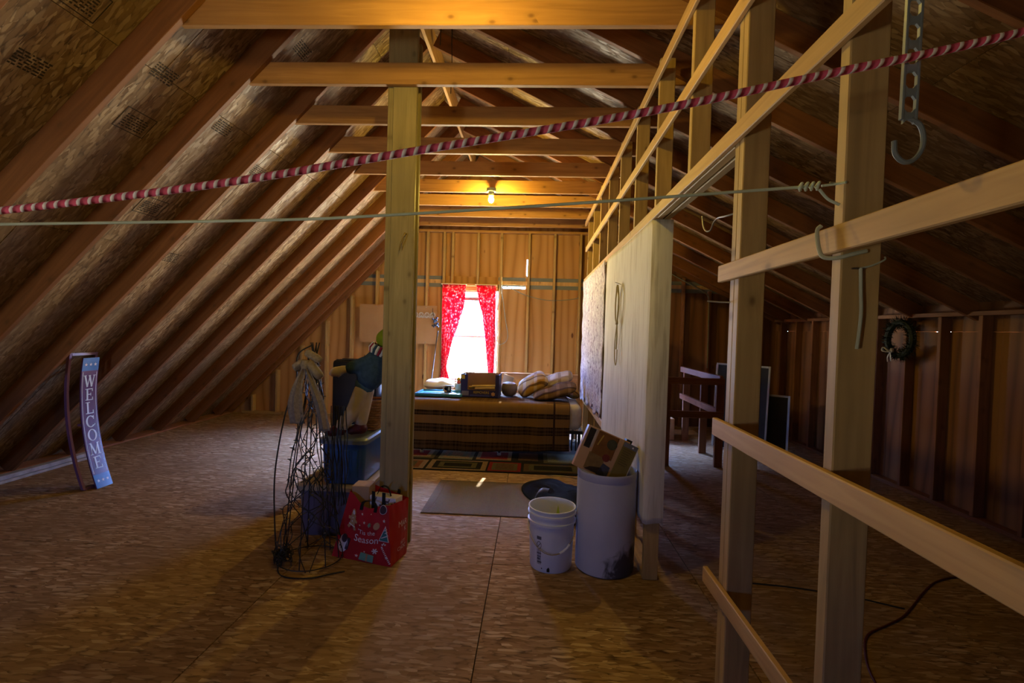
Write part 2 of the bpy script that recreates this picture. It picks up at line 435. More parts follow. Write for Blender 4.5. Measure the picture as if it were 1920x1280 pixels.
wf = struct('wall_front', 'near gable wall of dark plywood behind the viewer', 'wall')
for (x0, x1) in [(-5.45, -3.98), (-3.98, WIN2[0]), (WIN2[0], WIN2[1]), (WIN2[1], -1.5), (-1.5, -.25), (-.25, 1.5), (1.5, 2.7), (2.7, 3.9)]:
    if abs(x0-WIN2[0]) < .01:
        gable_panel(x0, x1, 0, WIN2[2], YF-.012, .012, M_DARKPLY, wf); gable_panel(x0, x1, WIN2[3], 5, YF-.012, .012, M_DARKPLY, wf)
    else: gable_panel(x0, x1, 0, 5, YF-.012, .012, M_DARKPLY, wf)

XK = 3.70; ZK = 1.72
wr = struct('wall_right', 'low dark knee wall of studs under the shallow roof', 'wall')
yk = YF
while yk < YB:
    y1 = min(yk+1.22, YB+.012)
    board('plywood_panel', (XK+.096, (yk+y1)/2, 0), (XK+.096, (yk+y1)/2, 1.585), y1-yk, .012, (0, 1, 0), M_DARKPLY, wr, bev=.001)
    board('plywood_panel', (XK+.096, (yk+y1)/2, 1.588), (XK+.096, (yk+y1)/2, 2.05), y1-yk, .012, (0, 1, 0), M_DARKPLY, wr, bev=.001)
    yk += 1.22
k = 0; yk = YF+.1
while yk < YB-.12:
    board('stud', (XK+.0445, yk, .04), (XK+.0445, yk, ZK), .089, .038, (1, 0, 0), M_DARKSTUD, wr)
    if 4.2 < yk < 4.7 or yk > 7.2: board('block', (XK+.111, yk+.17, 1.588), (XK+.111, yk+.40, 1.588), .03, .012, (0, 0, 1), M_DARKSTUD, wr)
    elif True: board('block', (XK+.111, yk-.02, 1.588), (XK+.111, yk+.41, 1.588), .03, .012, (0, 0, 1), M_DARKSTUD, wr)
    elif k % 3 == 1: board('block', (XK+.111, yk+.03, 1.588), (XK+.111, yk+.40, 1.588), .03, .012, (0, 0, 1), M_DARKSTUD, wr)
    elif k % 3 == 2: board('block', (XK+.111, yk-.02, 1.588), (XK+.111, yk+.30, 1.588), .03, .012, (0, 0, 1), M_DARKSTUD, wr)
    else: board('block', (XK+.111, yk-.02, 1.588), (XK+.111, yk+.24, 1.588), .03, .012, (0, 0, 1), M_DARKSTUD, wr)
    yk += .4064; k += 1
board('top_plate', (XK+.0445, YF, ZK+.0195), (XK+.0445, YB-.1, ZK+.0195), .089, .038, (1, 0, 0), M_DARKSTUD, wr)
board('sole_plate', (XK+.0445, YF, .02), (XK+.0445, YB-.1, .02), .089, .038, (1, 0, 0), M_DARKSTUD, wr)

tr = struct('trim_1', 'reddish plate board along the left eave at floor level', 'trim', (-5.02, 3, 0))
board('plate', (-5.02, YF, .012), (-5.02, YB-.1, .012), .26, .022, (1, 0, 0), M_RAILW, tr)

# windows
M_WHITE = plain('white_paint', (.75, .74, .70), .5, var=.05)
tg = NT('window_glass', .05); _t1 = tg.n('BsdfTransparent'); _g1 = tg.n('BsdfGlossy'); _m1 = tg.n('MixShader'); _m1.inputs[0].default_value = .06
_t1.inputs[0].default_value = (.93, .96, .96, 1); _g1.inputs['Roughness'].default_value = .03
tg.l(_t1.outputs[0], _m1.inputs[1]); tg.l(_g1.outputs[0], _m1.inputs[2]); tg.l(_m1.outputs[0], tg.t.nodes['Material Output'].inputs[0]); M_GLASS = tg.m
M_SASH = plain('dark_sash', (.10, .07, .06), .5)
def window(n, w, y, label):
    r = struct('window_%d' % n, label, 'window', ((w[0]+w[1])/2, y, w[2]))
    x0, x1, z0, z1 = w; e = .003
    for a, b, ref in (((x0+.0125+e, y, z0+e), (x0+.0125+e, y, z1-e), (0, 1, 0)), ((x1-.0125-e, y, z0+e), (x1-.0125-e, y, z1-e), (0, 1, 0)),
                      ((x0+.03, y, z1-.0125-e), (x1-.03, y, z1-.0125-e), (0, 1, 0)), ((x0+.03, y, z0+.0125+e), (x1-.03, y, z0+.0125+e), (0, 1, 0))):
        board('jamb', a, b, .07, .025, ref, M_WHITE, r)
    zm = (z0+z1)/2
    for za, zb, yy in ((z0+.03, zm+.02, y-.012), (zm-.02, z1-.125, y+.012)):
        for a, b in (((x0+.045, yy, za), (x0+.045, yy, zb)), ((x1-.045, yy, za), (x1-.045, yy, zb))):
            board('sash_stile', a, b, .03, .02, (1, 0, 0), M_WHITE, r)
        up_ = zb > zm+.1; board('sash_rail', (x0+.062, yy, zb-.016+(.012 if up_ else 0)), (x1-.062, yy, zb-.016+(.012 if up_ else 0)), .055 if up_ else .032, .02, (0, 0, 1), M_SASH if up_ else M_WHITE, r)
        board('sash_rail', (x0+.062, yy, za+.016), (x1-.062, yy, za+.016), .032, .02, (0, 0, 1), M_WHITE, r)
        board('pane', ((x0+x1)/2, yy, za+.032), ((x0+x1)/2, yy, zb-.032), x1-x0-.12, .003, (1, 0, 0), M_GLASS, r, bev=0)
    return r
window(1, WIN1, YB-.005, 'bright double-hung window between red floral curtains')
window(2, WIN2, YF-.005, 'wide window in the gable behind the viewer')
window(3, WIN3, YB-.005, 'bright window in the far gable beyond the draped partition')

# ------------------------------------------------------------------ partition of open studs
XP = .70
wp = struct('wall_partition', 'open stud partition with thin wooden rails and a doorway', 'wall')
for yf_ in (-.01, .572, 1.187, 1.746, 1.784, 2.336, 2.968, 3.584, 4.234, 4.866, 5.476, 6.09, 6.70):
    lo = .041 if not (2.2 < yf_ < 2.5) else 2.235
    if yf_ < 2: lo = .001
    if 2.9 < yf_ < 3: lo = .001
    top = 3.12 if yf_ not in (1.746,) else 3.1
    board('stud', (XP+.0445, yf_-.019, lo), (XP+.0445, yf_-.019, top), .089, .0375, (1, 0, 0), M_PINE, wp)
board('sole_plate', (XP+.0445, 2.97, .02), (XP+.0445, 6.9, .02), .089, .038, (1, 0, 0), M_PINE, wp)
board('door_header', (XP+.019, 1.79, 2.20), (XP+.019, 2.93, 2.20), .066, .037, (0, 0, 1), M_PINE, wp)
board('door_header', (XP+.066, 1.79, 2.20), (XP+.066, 2.93, 2.20), .066, .037, (0, 0, 1), M_PINE, wp)
def rail(z0, z1, y0, y1, mat=M_STRIP, x=XP-.0105): board('rail', (x, y0, (z0+z1)/2), (x, y1, (z0+z1)/2), z1-z0, .020, (0, 0, 1), mat, wp)
rail(2.170, 2.232, -.3, 6.9); rail(2.601, 2.664, .2, 6.80); rail(2.985, 3.052, .2, 6.95)
rail(1.688, 1.750, -.3, 1.850); rail(1.117, 1.182, -.3, 1.850); rail(.537, .597, -.3, 1.890)
rail(.555, .620, 4.05, 6.9)

# ------------------------------------------------------------------ bare bulb lamps
M_PORC = plain('porcelain', (.35, .42, .36), .4)
def bulb_mat(e):
    t = NT('bulb_glow'); t.col((1, .8, .5)); t.b.inputs['Emission Color'].default_value = (1, .68, .10, 1); t.b.inputs['Emission Strength'].default_value = e; return t.m
def lamp(x, y, z, yface, e, label):
    r = root('bulb_lamp', (x, yface, ZT+.02), label, 'lamp', 'bare bulb lamps on the collar ties')
    mb = MB(); mb.lathe([(.0, .0), (.05, .0), (.055, .006), (.055, .038), (.0, .038)], 20, (x, y, z+.085)); mb.build('base', M_PORC, r, True)
    mb = MB(); mb.lathe([(.0, 0), (.028, 0), (.033, .012), (.033, .05), (0, .05)], 20, (x, y, z+.037)); mb.build('socket', M_PORC, r, True)
    mb = MB(); mb.lathe([(0, -.038), (.016, -.034), (.028, -.018), (.031, 0), (.026, .018), (.015, .036), (.013, .05), (0, .05)], 20, (x, y, z)); mb.build('bulb', bulb_mat(e), r, True)
    mb = MB(); mb.box((x-.03, min(y, yface), z+.10), (x+.03, max(y, yface), z+.118)); mb.build('bracket', M_PORC, r)
lamp(-.53, 5.49, 2.955, YT+SP*5-.002, BULB, 'lit bare bulb in a porcelain holder on a far collar tie')
lamp(-.42, 2.03, 2.965, YT-SP+.040, BULB*.34, 'lit bare bulb in a porcelain holder on a near collar tie')

# ------------------------------------------------------------------ more helpers for things
def text_geo(txt, size=1.0):
    cu = bpy.data.curves.new('t', 'FONT'); cu.body = txt; cu.size = size; cu.align_x = 'CENTER'; cu.align_y = 'CENTER'; cu.resolution_u = 3
    o = bpy.data.objects.new('t', cu); COL.objects.link(o)
    dg = bpy.context.evaluated_depsgraph_get(); me = bpy.data.meshes.new_from_object(o.evaluated_get(dg))
    vs = [(v.co.x, v.co.y) for v in me.vertices]; fs = [tuple(p.vertices) for p in me.polygons]
    bpy.data.objects.remove(o); bpy.data.curves.remove(cu); bpy.data.meshes.remove(me)
    return vs, fs
def put_text(mb, txt, size, fn, u0=0, v0=0, sx=1, w=.001, rot=0):
    vs, fs = text_geo(txt, size); c, s_ = math.cos(rot), math.sin(rot)
    mb.add([fn(u0+(x*c-y*s_)*sx, v0+(x*s_+y*c), w) for x, y in vs], fs); return mb
def star(u, v, r, k=5, inner=.4, rot=math.pi/2):
    return [(u+(r if i % 2 == 0 else r*inner)*math.cos(rot+math.pi*i/k), v+(r if i % 2 == 0 else r*inner)*math.sin(rot+math.pi*i/k)) for i in range(2*k)]
def disc(u, v, r, n=16, sy=1): return [(u+r*math.cos(2*math.pi*i/n), v+r*sy*math.sin(2*math.pi*i/n)) for i in range(n)]
def quad(u0, v0, u1, v1): return [(u0, v0), (u1, v0), (u1, v1), (u0, v1)]
def stroke(p, q, w):
    d = (V(q)-V(p)).normalized(); n = V((-d.y, d.x))*w/2; p = V(p); q = V(q)
    return [tuple(p-n), tuple(q-n), tuple(q+n), tuple(p+n)]
def bez(pts, n=12):   # catmull-rom through points
    pts = [V(p) for p in pts]; P = [pts[0]*2-pts[1]]+pts+[pts[-1]*2-pts[-2]]; out = []
    for i in range(1, len(P)-2):
        a, b, c, d = P[i-1:i+3]
        for k in range(n):
            t = k/n
            out.append(.5*((2*b)+(c-a)*t+(2*a-5*b+4*c-d)*t*t+(3*b-a-3*c+d)*t**3))
    out.append(pts[-1]); return out
def blob(name, segs, mat, parent, vox=.014, sm=6):
    """continuous body from tapered capsules (p0,r0,p1,r1), voxel-merged"""
    mb = MB()
    for p0, r0, p1, r1 in segs:
        p0, p1 = V(p0), V(p1); k = max(2, int((p1-p0).length/.02)); ax = (p1-p0)
        axn = ax.normalized() if ax.length > 1e-6 else V((0, 0, 1)); pts, rs = [], []
        for a in (-.96, -.7, -.35): pts.append(p0+axn*a*r0); rs.append(r0*math.sqrt(1-a*a))
        for i in range(k+1): t = i/k; pts.append(p0+ax*t); rs.append(r0+(r1-r0)*t)
        for a in (.35, .7, .96): pts.append(p1+axn*a*r1); rs.append(r1*math.sqrt(1-a*a))
        mb.tube(pts, rs, 14)
    o = mb.build(name, mat, parent, True)
    m = o.modifiers.new('r', 'REMESH'); m.mode = 'VOXEL'; m.voxel_size = vox; m.use_smooth_shade = True
    m2 = o.modifiers.new('s', 'SMOOTH'); m2.iterations = sm; m2.factor = .5
    dg = bpy.context.evaluated_depsgraph_get(); me = bpy.data.meshes.new_from_object(o.evaluated_get(dg))
    o.modifiers.clear(); o.data = me; return o
def ribbon(mb, pts, w, ref, n=10, th=0):
    pts = bez(pts, n); ref = V(ref).normalized()*w/2
    vs = []; fs = []
    for p in pts: vs += [p-ref, p+ref]
    for i in range(len(pts)-1): fs.append((2*i, 2*i+1, 2*i+3, 2*i+2))
    return mb.add(vs, fs)
def pillow_mb(c, d, rot, k=2.6):
    m = Matrix.Rotation(rot[2], 3, 'Z') @ Matrix.Rotation(rot[1], 3, 'Y') @ Matrix.Rotation(rot[0], 3, 'X'); mb = MB()
    def fn(u, v):
        a = (u-.5)*math.pi; b = v*2*math.pi
        x, y = math.cos(b), math.sin(b)
        q = (abs(x)**4+abs(y)**4)**-.25
        r = math.cos(a)**.55 if abs(math.cos(a)) > 1e-6 else 0
        z = math.copysign(abs(math.sin(a))**1.3, math.sin(a))
        p = V((x*q*r*d[0]/2, y*q*r*d[1]/2, z*d[2]/2))
        p += V((0, 0, noise.noise(V((p.x*9+c[0]*7, p.y*9, c[1])))*d[2]*.13))
        return m @ p + V(c)
    return mb.grid(fn, 20, 40)

# ------------------------------------------------------------------ support post
po = root('support_post', (-.91, 3.2, 0), 'weathered treated-lumber post beside the red shopping bag', 'post')
board('post_plank', (-.893, 3.199, .0), (-.893, 3.199, 3.55), .157, .038, (1, 0, 0), M_POST, po)
board('post_plank', (-.9915, 3.262, .0), (-.9915, 3.262, 3.55), .14, .038, (0, 1, 0), M_POST, po)
board('post_plank', (-.893, 3.3, .0), (-.893, 3.3, 3.40), .157, .038, (1, 0, 0), M_POST, po)
M_NAIL = plain('nail_steel', (.32, .30, .26), .35, metal=.9)
mb = MB(); mb.tube([(-.862, 3.182, 2.10), (-.866, 3.15, 2.105), (-.868, 3.14, 2.09), (-.892, 3.145, 2.03), (-.90, 3.15, 1.99)], .004, 6)
mb.tube([(-.875, 3.182, 2.09), (-.874, 3.15, 2.08), (-.88, 3.15, 2.02)], .003, 6); mb.build('wire_hook', plain('brass_wire', (.5, .38, .15), .35, metal=.8), po)

# ------------------------------------------------------------------ welcome sign
sg = root('welcome_sign', (-3.78, 4.08, 0), 'bowed purple sign with white vertical letters and blue starred ends', 'sign')
sx_ = lambda z: -3.752-.38*z+.23*z*z
SW, SH = .158, 1.135
def sfn(u, v, w): return V((sx_(v)+w, 4.008+u, v+.004))
M_SIGN = plain('sign_purple', (.10, .04, .125), .14, .5, .05); M_SIGNB = plain('sign_blue', (.03, .15, .42), .14, .5, .05)
M_SIGNW = plain('sign_white', (.62, .66, .72), .3, .4, .04); M_FRAME = plain('sign_frame_purple', (.17, .085, .20), .35, .4, .06)
mb = MB()
def sheet(mb, u0, u1, v0, v1, w0, w1, n=24):
    vs = []; fs = []
    for i in range(n+1):
        v = v0+(v1-v0)*i/n
        vs += [sfn(u0, v, w0), sfn(u1, v, w0), sfn(u1, v, w1), sfn(u0, v, w1)]
    for i in range(n):
        a = 4*i; b = a+4
        for j in range(4): fs.append((a+j, a+(j+1) % 4, b+(j+1) % 4, b+j))
    fs += [(3, 2, 1, 0), tuple(4*n+j for j in range(4))]
    return mb.add(vs, fs)
sheet(mb, 0, SW, .0, SH, -.012, 0).build('board', M_SIGN, sg, True)
for a, b in ((.0, .115), (SH-.115, SH)):
    sheet(MB(), .0005, SW-.0005, a, b, 0, .0008, 6).build('blue_end', M_SIGNB, sg, True)
for u in (.012, SW-.016): sheet(MB(), u, u+.004, .125, SH-.125, 0, .0008).build('border_line', M_SIGNW, sg, True)
for v in (.06, SH-.06):
    for k in range(3): MB().prism(star(.035+.044*k, v, .016), sfn, .0016).build('star', M_SIGNW, sg)
LET = {'W': [stroke((-.5, 1), (-.22, 0), .17), stroke((-.22, 0), (.03, .95), .09), stroke((0, .95), (.25, 0), .17), stroke((.25, 0), (.5, 1), .09), quad(-.66, .95, -.34, 1), quad(-.12, .95, .12, 1), quad(.36, .95, .64, 1)],
       'E': [quad(-.30, 0, -.12, 1), quad(-.42, 0, .40, .07), quad(-.42, .93, .38, 1), quad(-.2, .47, .2, .54), quad(.32, 0, .40, .26), quad(.30, .75, .38, 1), quad(.14, .38, .2, .63)],
       'L': [quad(-.28, 0, -.10, 1), quad(-.42, .94, .06, 1), quad(-.42, 0, .42, .07), quad(.34, 0, .42, .30)],
       'M': [stroke((-.42, 0), (-.36, 1), .07), stroke((-.38, 1), (0, .05), .17), stroke((0, .05), (.38, 1), .07), stroke((.38, 0), (.36, 1), .17), quad(-.58, 0, -.26, .06), quad(.22, 0, .56, .06), quad(-.54, .94, -.3, 1), quad(.3, .94, .54, 1)]}
def ring(a0, a1, n=28):
    out = []
    for i in range(n):
        t0 = a0+(a1-a0)*i/n; t1 = a0+(a1-a0)*(i+1)/n
        o_ = lambda t: (.5*math.cos(t), .5+.5*math.sin(t)); i_ = lambda t: (.31*math.cos(t), .5+.43*math.sin(t))
        out.append([i_(t0), o_(t0), o_(t1), i_(t1)])
    return out
LET['O'] = ring(0, 2*math.pi); LET['C'] = ring(.75, 2*math.pi-.75)+[quad(.30, .66, .38, .98), stroke((.34, .14), (.46, .26), .07)]
n_l = 7; step = (SH-.30)/n_l
for i, ch in enumerate('WELCOME'):
    v0 = SH-.15-step*(i+1)+.012; h = step*.86; mb = MB()
    for pl in LET[ch]: mb.prism([(SW/2+x*h*.86, v0+y*h) for x, y in pl], sfn, .0018)
    mb.build('letter', M_SIGNW, sg)
fx = lambda z: sx_(z)-.075
fr = MB(); pts = [(fx(z), 3.955, z+.012) for z in [i*.1 for i in range(12)]+[1.17]]
def bar(mb, pts, w, t):   # flat bar along a curve in the x-z plane
    vs = []; fs = []
    for p in pts:
        p = V(p); vs += [p+V((-t/2, -w/2, 0)), p+V((t/2, -w/2, 0)), p+V((t/2, w/2, 0)), p+V((-t/2, w/2, 0))]
    for i in range(len(pts)-1):
        for j in range(4): fs.append((4*i+j, 4*i+(j+1) % 4, 4*i+4+(j+1) % 4, 4*i+4+j))
    fs += [(3, 2, 1, 0), tuple(4*(len(pts)-1)+j for j in range(4))]
    return mb.add(vs, fs)
bar(MB(), pts, .022, .024).build('frame_bar', M_FRAME, sg)
bar(MB(), [(x, 4.20, z) for x, y, z in pts], .022, .024).build('frame_bar', M_FRAME, sg)
for z in (.012, 1.17): MB().box((fx(z)-.012, 3.967, z-.011), (fx(z)+.012, 4.188, z+.011)).build('cross_bar', M_FRAME, sg)
for y in (4.035, 4.14): MB().box((fx(.55)+.012, y-.01, .54), (sx_(.55)-.012, y+.01, .56)).build('spacer', M_FRAME, sg)

M_OLDW = plain('weathered_board', (.36, .35, .36), .35, .5, .25, 14)
tag(board('lumber_board', (-4.72, 3.95, .013), (-4.72, 5.05, .013), .15, .025, (1, 0, 0), M_OLDW), 'flat grey board on the floor below the stacked lumber by the left eave', 'board')
tag(board('lumber_board', (-4.70, 4.0, .046), (-4.70, 4.98, .046), .07, .038, (1, 0, 0), M_OLDW), 'grey lumber stacked on a flat board behind the welcome sign', 'board')

# ------------------------------------------------------------------ storage totes
def tote(name, x0, x1, y0, y1, z0, z1, mat, lmat, label, lid=True, taper=.03):
    r = root(name, ((x0+x1)/2, (y0+y1)/2, z0), label, 'storage bin')
    def rr(a, b, c, d, rad, z, n=5):
        out = []
        for cx, cy, st in ((c-rad, b+rad, -90), (c-rad, d-rad, 0), (a+rad, d-rad, 90), (a+rad, b+rad, 180)):
            for i in range(n+1): t = math.radians(st+90*i/n); out.append(V((cx+rad*math.cos(t), cy+rad*math.sin(t), z)))
        return out
    def loft(mb, rings, cap=True):
        n = len(rings[0]); vs = [p for q in rings for p in q]; fs = []
        for i in range(len(rings)-1):
            for j in range(n): fs.append((i*n+j, i*n+(j+1) % n, (i+1)*n+(j+1) % n, (i+1)*n+j))
        if cap: fs += [tuple(reversed(range(n))), tuple((len(rings)-1)*n+j for j in range(n))]
        return mb.add(vs, fs)
    t = taper; e = .012; zr = z1-.03
    body = [rr(x0+t+.01, y0+t+.01, x1-t-.01, y1-t-.01, .03, z0), rr(x0+t, y0+t, x1-t, y1-t, .04, z0+.02), rr(x0+e, y0+e, x1-e, y1-e, .05, zr-.015)]
    loft(MB(), body).build('body', mat, r, True)
    for k in range(4):
        xx = x0+(x1-x0)*(.22+.18*k)
        if xx < x1-.06: MB().hexa([V(p) for p in ((xx-.02, y0+t-.004, z0+.05), (xx+.02, y0+t-.004, z0+.05), (xx+.02, y0+t+.012, z0+.05), (xx-.02, y0+t+.012, z0+.05), (xx-.02, y0+e-.004, zr-.06), (xx+.02, y0+e-.004, zr-.06), (xx+.02, y0+e+.012, zr-.06), (xx-.02, y0+e+.012, zr-.06))]).build('rib', mat, r)
    lid_r = [rr(x0-.004, y0-.004, x1+.004, y1+.004, .05, zr-.015), rr(x0-.006, y0-.006, x1+.006, y1+.006, .05, zr+.012), rr(x0+.004, y0+.004, x1-.004, y1-.004, .05, z1-.006),
             rr(x0+.03, y0+.03, x1-.03, y1-.03, .04, z1-.004), rr(x0+.045, y0+.045, x1-.045, y1-.045, .035, z1-.012)]
    loft(MB(), lid_r).build('lid', lmat, r, True); return r
M_DKTOTE = plain('smoky_plastic', (.10, .095, .16), .35, .4, .08); M_TANLID = plain('tan_plastic', (.36, .30, .22), .4, .4, .06)
M_BLUETOTE = plain('blue_plastic', (.025, .10, .34), .3, .5, .06); M_BLUELID = plain('greyblue_plastic', (.13, .17, .25), .4, .4, .06)
tote('storage_tote', -1.635, -1.14, 3.285, 3.86, 0, .375, M_DKTOTE, M_TANLID, 'smoky grey storage tote with tan lid under the blue tote')
tote('storage_tote', -1.49, -1.15, 3.31, 3.82, .366, .70, M_BLUETOTE, M_BLUELID, 'deep blue storage tote stacked on the smoky grey tote', taper=.025)

# wicker basket on the blue tote
M_WICK = wood('wicker', (.34, .17, .06), (.50, .28, .12), knots=0, grain=3)
bk = root('wicker_basket', (-1.26, 3.71, .69), 'brown wicker basket on the blue tote behind the stuffed doll', 'basket')
mb = MB()
for k in range(11):
    z = .700+.019*k; q = .075+.035*k/10; pts = []
    for i in range(56):
        a = 2*math.pi*i/56; c, s_ = math.cos(a), math.sin(a); f = (abs(c)**4+abs(s_)**4)**-.25
        pts.append((-1.26+c*f*q*1.0+.004*math.cos(a*14+k*math.pi)*c, 3.70+s_*f*q*.9+.004*math.cos(a*14+k*math.pi)*s_, z))
    mb.tube(pts, .0105, 6, closed=True)
mb.build('weave', M_WICK, bk, True)
MB().lathe([(0, 0), (.075, 0), (.08, .012), (0, .012)], 24, (-1.26, 3.70, .691)).build('bottom', M_WICK, bk, True)
mb = MB()
for i in range(28):
    a = 2*math.pi*i/28; c, s_ = math.cos(a), math.sin(a); f = (abs(c)**4+abs(s_)**4)**-.25
    mb.tube([(-1.26+c*f*.073, 3.70+s_*f*.066, .70), (-1.26+c*f*.110, 3.70+s_*f*.099, .90)], .004, 5)
mb.build('stakes', M_WICK, bk)
mb = MB(); pts = []
for i in range(40):
    a = 2*math.pi*i/40; c, s_ = math.cos(a), math.sin(a); f = (abs(c)**4+abs(s_)**4)**-.25; pts.append((-1.26+c*f*.113, 3.70+s_*f*.10, .915))
mb.tube(pts, .012, 6, closed=True).build('rim', M_WICK, bk, True)

# stuffed doll leaning on the post
dl = root('stuffed_doll', (-1.33, 3.45, .70), 'stuffed doll in denim shirt and cream trousers leaning on the post', 'doll')
M_CLOTH = plain('doll_cloth', (.52, .45, .36), .9, .1, .06, 20, bump=.2); M_DENIM = plain('doll_denim', (.035, .07, .13), .9, .1, .2, 40, bump=.3)
M_DENIM2 = plain('doll_tunic', (.07, .14, .20), .9, .1, .12, 30, bump=.2); M_CREAM = plain('doll_trousers', (.50, .43, .40), .9, .1, .07, 18, bump=.25)
M_SHOE = plain('doll_shoe', (.06, .008, .015), .5, .3); M_HAT = plain('doll_hat', (.24, .32, .02), .9, .1, .1, 20, bump=.3)
yD = 3.41
blob('body', [((-1.215, yD, .99), .055, (-1.125, yD, 1.25), .06), ((-1.125, yD, 1.25), .035, (-1.075, yD+.005, 1.345), .03), ((-1.055, yD+.01, 1.395), .06, (-1.05, yD+.01, 1.40), .06),
              ((-1.15, yD-.03, 1.23), .032, (-1.29, yD-.075, 1.185), .028), ((-1.29, yD-.075, 1.185), .028, (-1.385, yD-.085, 1.165), .034), ((-1.385, yD-.085, 1.165), .034, (-1.40, yD-.085, 1.15), .030), ((-1.36, yD-.085, 1.155), .018, (-1.355, yD-.088, 1.13), .015),
              ((-1.09, yD+.05, 1.23), .030, (-1.10, yD+.075, 1.08), .026),
              ((-1.215, yD-.02, 1.0), .04, (-1.33, yD-.045, .79), .03), ((-1.20, yD+.025, 1.0), .04, (-1.235, yD+.035, .79), .03)], M_CLOTH, dl)
blob('shirt', [((-1.175, yD, 1.12), .074, (-1.125, yD, 1.25), .074), ((-1.145, yD-.03, 1.245), .050, (-1.275, yD-.072, 1.19), .046), ((-1.095, yD+.045, 1.23), .045, (-1.10, yD+.075, 1.12), .04), ((-1.165, yD, 1.12), .096, (-1.14, yD, 1.17), .09)], M_DENIM, dl)
blob('tunic_hem', [((-1.20, yD, 1.065), .074, (-1.175, yD, 1.12), .078)], M_DENIM2, dl)
blob('trousers', [((-1.215, yD-.02, 1.03), .056, (-1.275, yD-.04, .87), .048), ((-1.275, yD-.04, .87), .048, (-1.345, yD-.05, .775), .050), ((-1.195, yD+.025, 1.03), .056, (-1.235, yD+.035, .79), .046)], M_CREAM, dl)
for x, y in ((-1.375, yD-.055), (-1.255, yD+.03)):
    blob('shoe', [((x+.03, y, .745), .042, (x-.045, y-.02, .733), .035), ((x+.02, y, .75), .04, (x+.02, y, .775), .036)], M_SHOE, dl)
ax = V((.42, .02, .9)).normalized(); c0 = V((-1.098, yD, 1.315)); e1 = ax.orthogonal().normalized(); e2 = ax.cross(e1)
for k in range(22):
    a = 2*math.pi*k/22; d = e1*math.cos(a)+e2*math.sin(a)
    m = [M_SIGNW, M_DENIM, M_SIGNW, plain('collar_red', (.25, .02, .05), .9)][k % 4] if k < 3 or k % 4 != 3 else bpy.data.materials['collar_red']
    MB().tube([c0+d*.062-ax*.028, c0+d*.074, c0+d*.066+ax*.034], [.009, .0105, .009], 6).build('collar_stripe', m, dl, True)
blob('hat', [((-1.055, yD+.01, 1.40), .075, (-1.01, yD+.01, 1.465), .05), ((-1.01, yD+.01, 1.465), .05, (-.985, yD+.07, 1.43), .022)], M_HAT, dl)
for z in (1.02, 1.05): pass

# black case and white carton standing behind
M_BLACK = plain('black_vinyl', (.012, .012, .013), .5, .3); M_STRAP0 = plain('black_seam', (.02, .02, .02), .6); M_CARTON = plain('white_carton', (.75, .75, .76), .7, .2, .04)
r = root('black_case', (-1.62, 4.4, 0), 'tall black upright case standing behind the stacked totes', 'case')
MB().rbox((-1.83, 4.32, .0), (-1.41, 4.52, 1.17), .03).build('shell', M_BLACK, r, True)
for y in (4.35, 4.49): MB().box((-1.80, y-.004, 1.1705), (-1.44, y+.004, 1.176)).build('seam', M_STRAP0, r)
r = root('white_carton', (-1.30, 4.6, 0), 'tall white carton standing behind the wicker basket', 'box')
MB().rbox((-1.50, 4.54, 0), (-1.26, 4.88, .86), .006).build('carton_body', M_CARTON, r)
MB().box((-1.41, 4.5385, .55), (-1.36, 4.5395, .86)).build('tape', M_TANLID, r)
MB().box((-1.41, 4.54, .8605), (-1.36, 4.88, .8615)).build('tape', M_TANLID, r)

# ------------------------------------------------------------------ wire cone tree with bow and string lights
M_WIRE = plain('dark_wire', (.022, .022, .02), .5, .3); M_BURLAP = plain('burlap', (.27, .22, .165), .95, .1, .2, 60, bump=.4)
ct = root('wire_tree', (-1.37, 2.97, 0), 'cone tree frame of dark wire with a burlap bow on top', 'wire tree')
apex = V((-1.425, 3.08, 1.30)); base = V((-1.37, 2.96, .008)); RB = .175
for k in range(7):
    a = 2*math.pi*(k+.3)/7; b = base+V((RB*math.cos(a), RB*math.sin(a)*.9, 0))
    m_ = (apex+b)/2+V((.02*math.cos(a), .02*math.sin(a), 0))
    MB().tube(bez([apex+V((0, 0, .05))+V((.03*math.cos(a+2), .02, .02)), apex.lerp(m_, .3), m_, b.lerp(m_, .3), b], 6), .0035, 5).build('leg_wire', M_WIRE, ct, True)
for z in (.008, .50):
    t = z/1.3; c = base.lerp(apex, t); rr_ = RB*(1-t)+.015
    MB().tube([c+V((rr_*math.cos(2*math.pi*i/36), rr_*.9*math.sin(2*math.pi*i/36), (.05*math.sin(i*.9) if z > .1 else 0))) for i in range(36)], .0035, 5, closed=True).build('hoop', M_WIRE, ct, True)
def taper_ribbon(pts, w0, w1, ref, n=8):
    pts = bez(pts, n); mb = MB(); ref = V(ref).normalized(); vs = []; k = len(pts)
    for i, p in enumerate(pts):
        w = w0+(w1-w0)*min(1, i/(k*.6))
        for j in range(5): q = (j/4-.5); vs.append(p+ref*q*w+V((0, -.012*math.cos(q*9), 0)))
    fs = [(5*i+j, 5*i+j+1, 5*i+j+6, 5*i+j+5) for i in range(k-1) for j in range(4)]
    return mb.add(vs, fs)
pillow_mb((-1.385, 3.01, 1.20), (.135, .06, .10), (1.2, .9, 0)).build('bow_loop', M_BURLAP, ct, True)
pillow_mb((-1.40, 3.02, 1.285), (.12, .05, .055), (1.3, .5, 0)).build('bow_loop', M_BURLAP, ct, True)
pillow_mb((-1.485, 3.02, 1.225), (.09, .05, .09), (1.3, -.6, 0)).build('bow_loop', M_BURLAP, ct, True)
MB().lathe([(0, -.03), (.024, -.026), (.03, 0), (.024, .026), (0, .03)], 14, (-1.435, 2.985, 1.235)).build('bow_knot', M_BURLAP, ct, True)
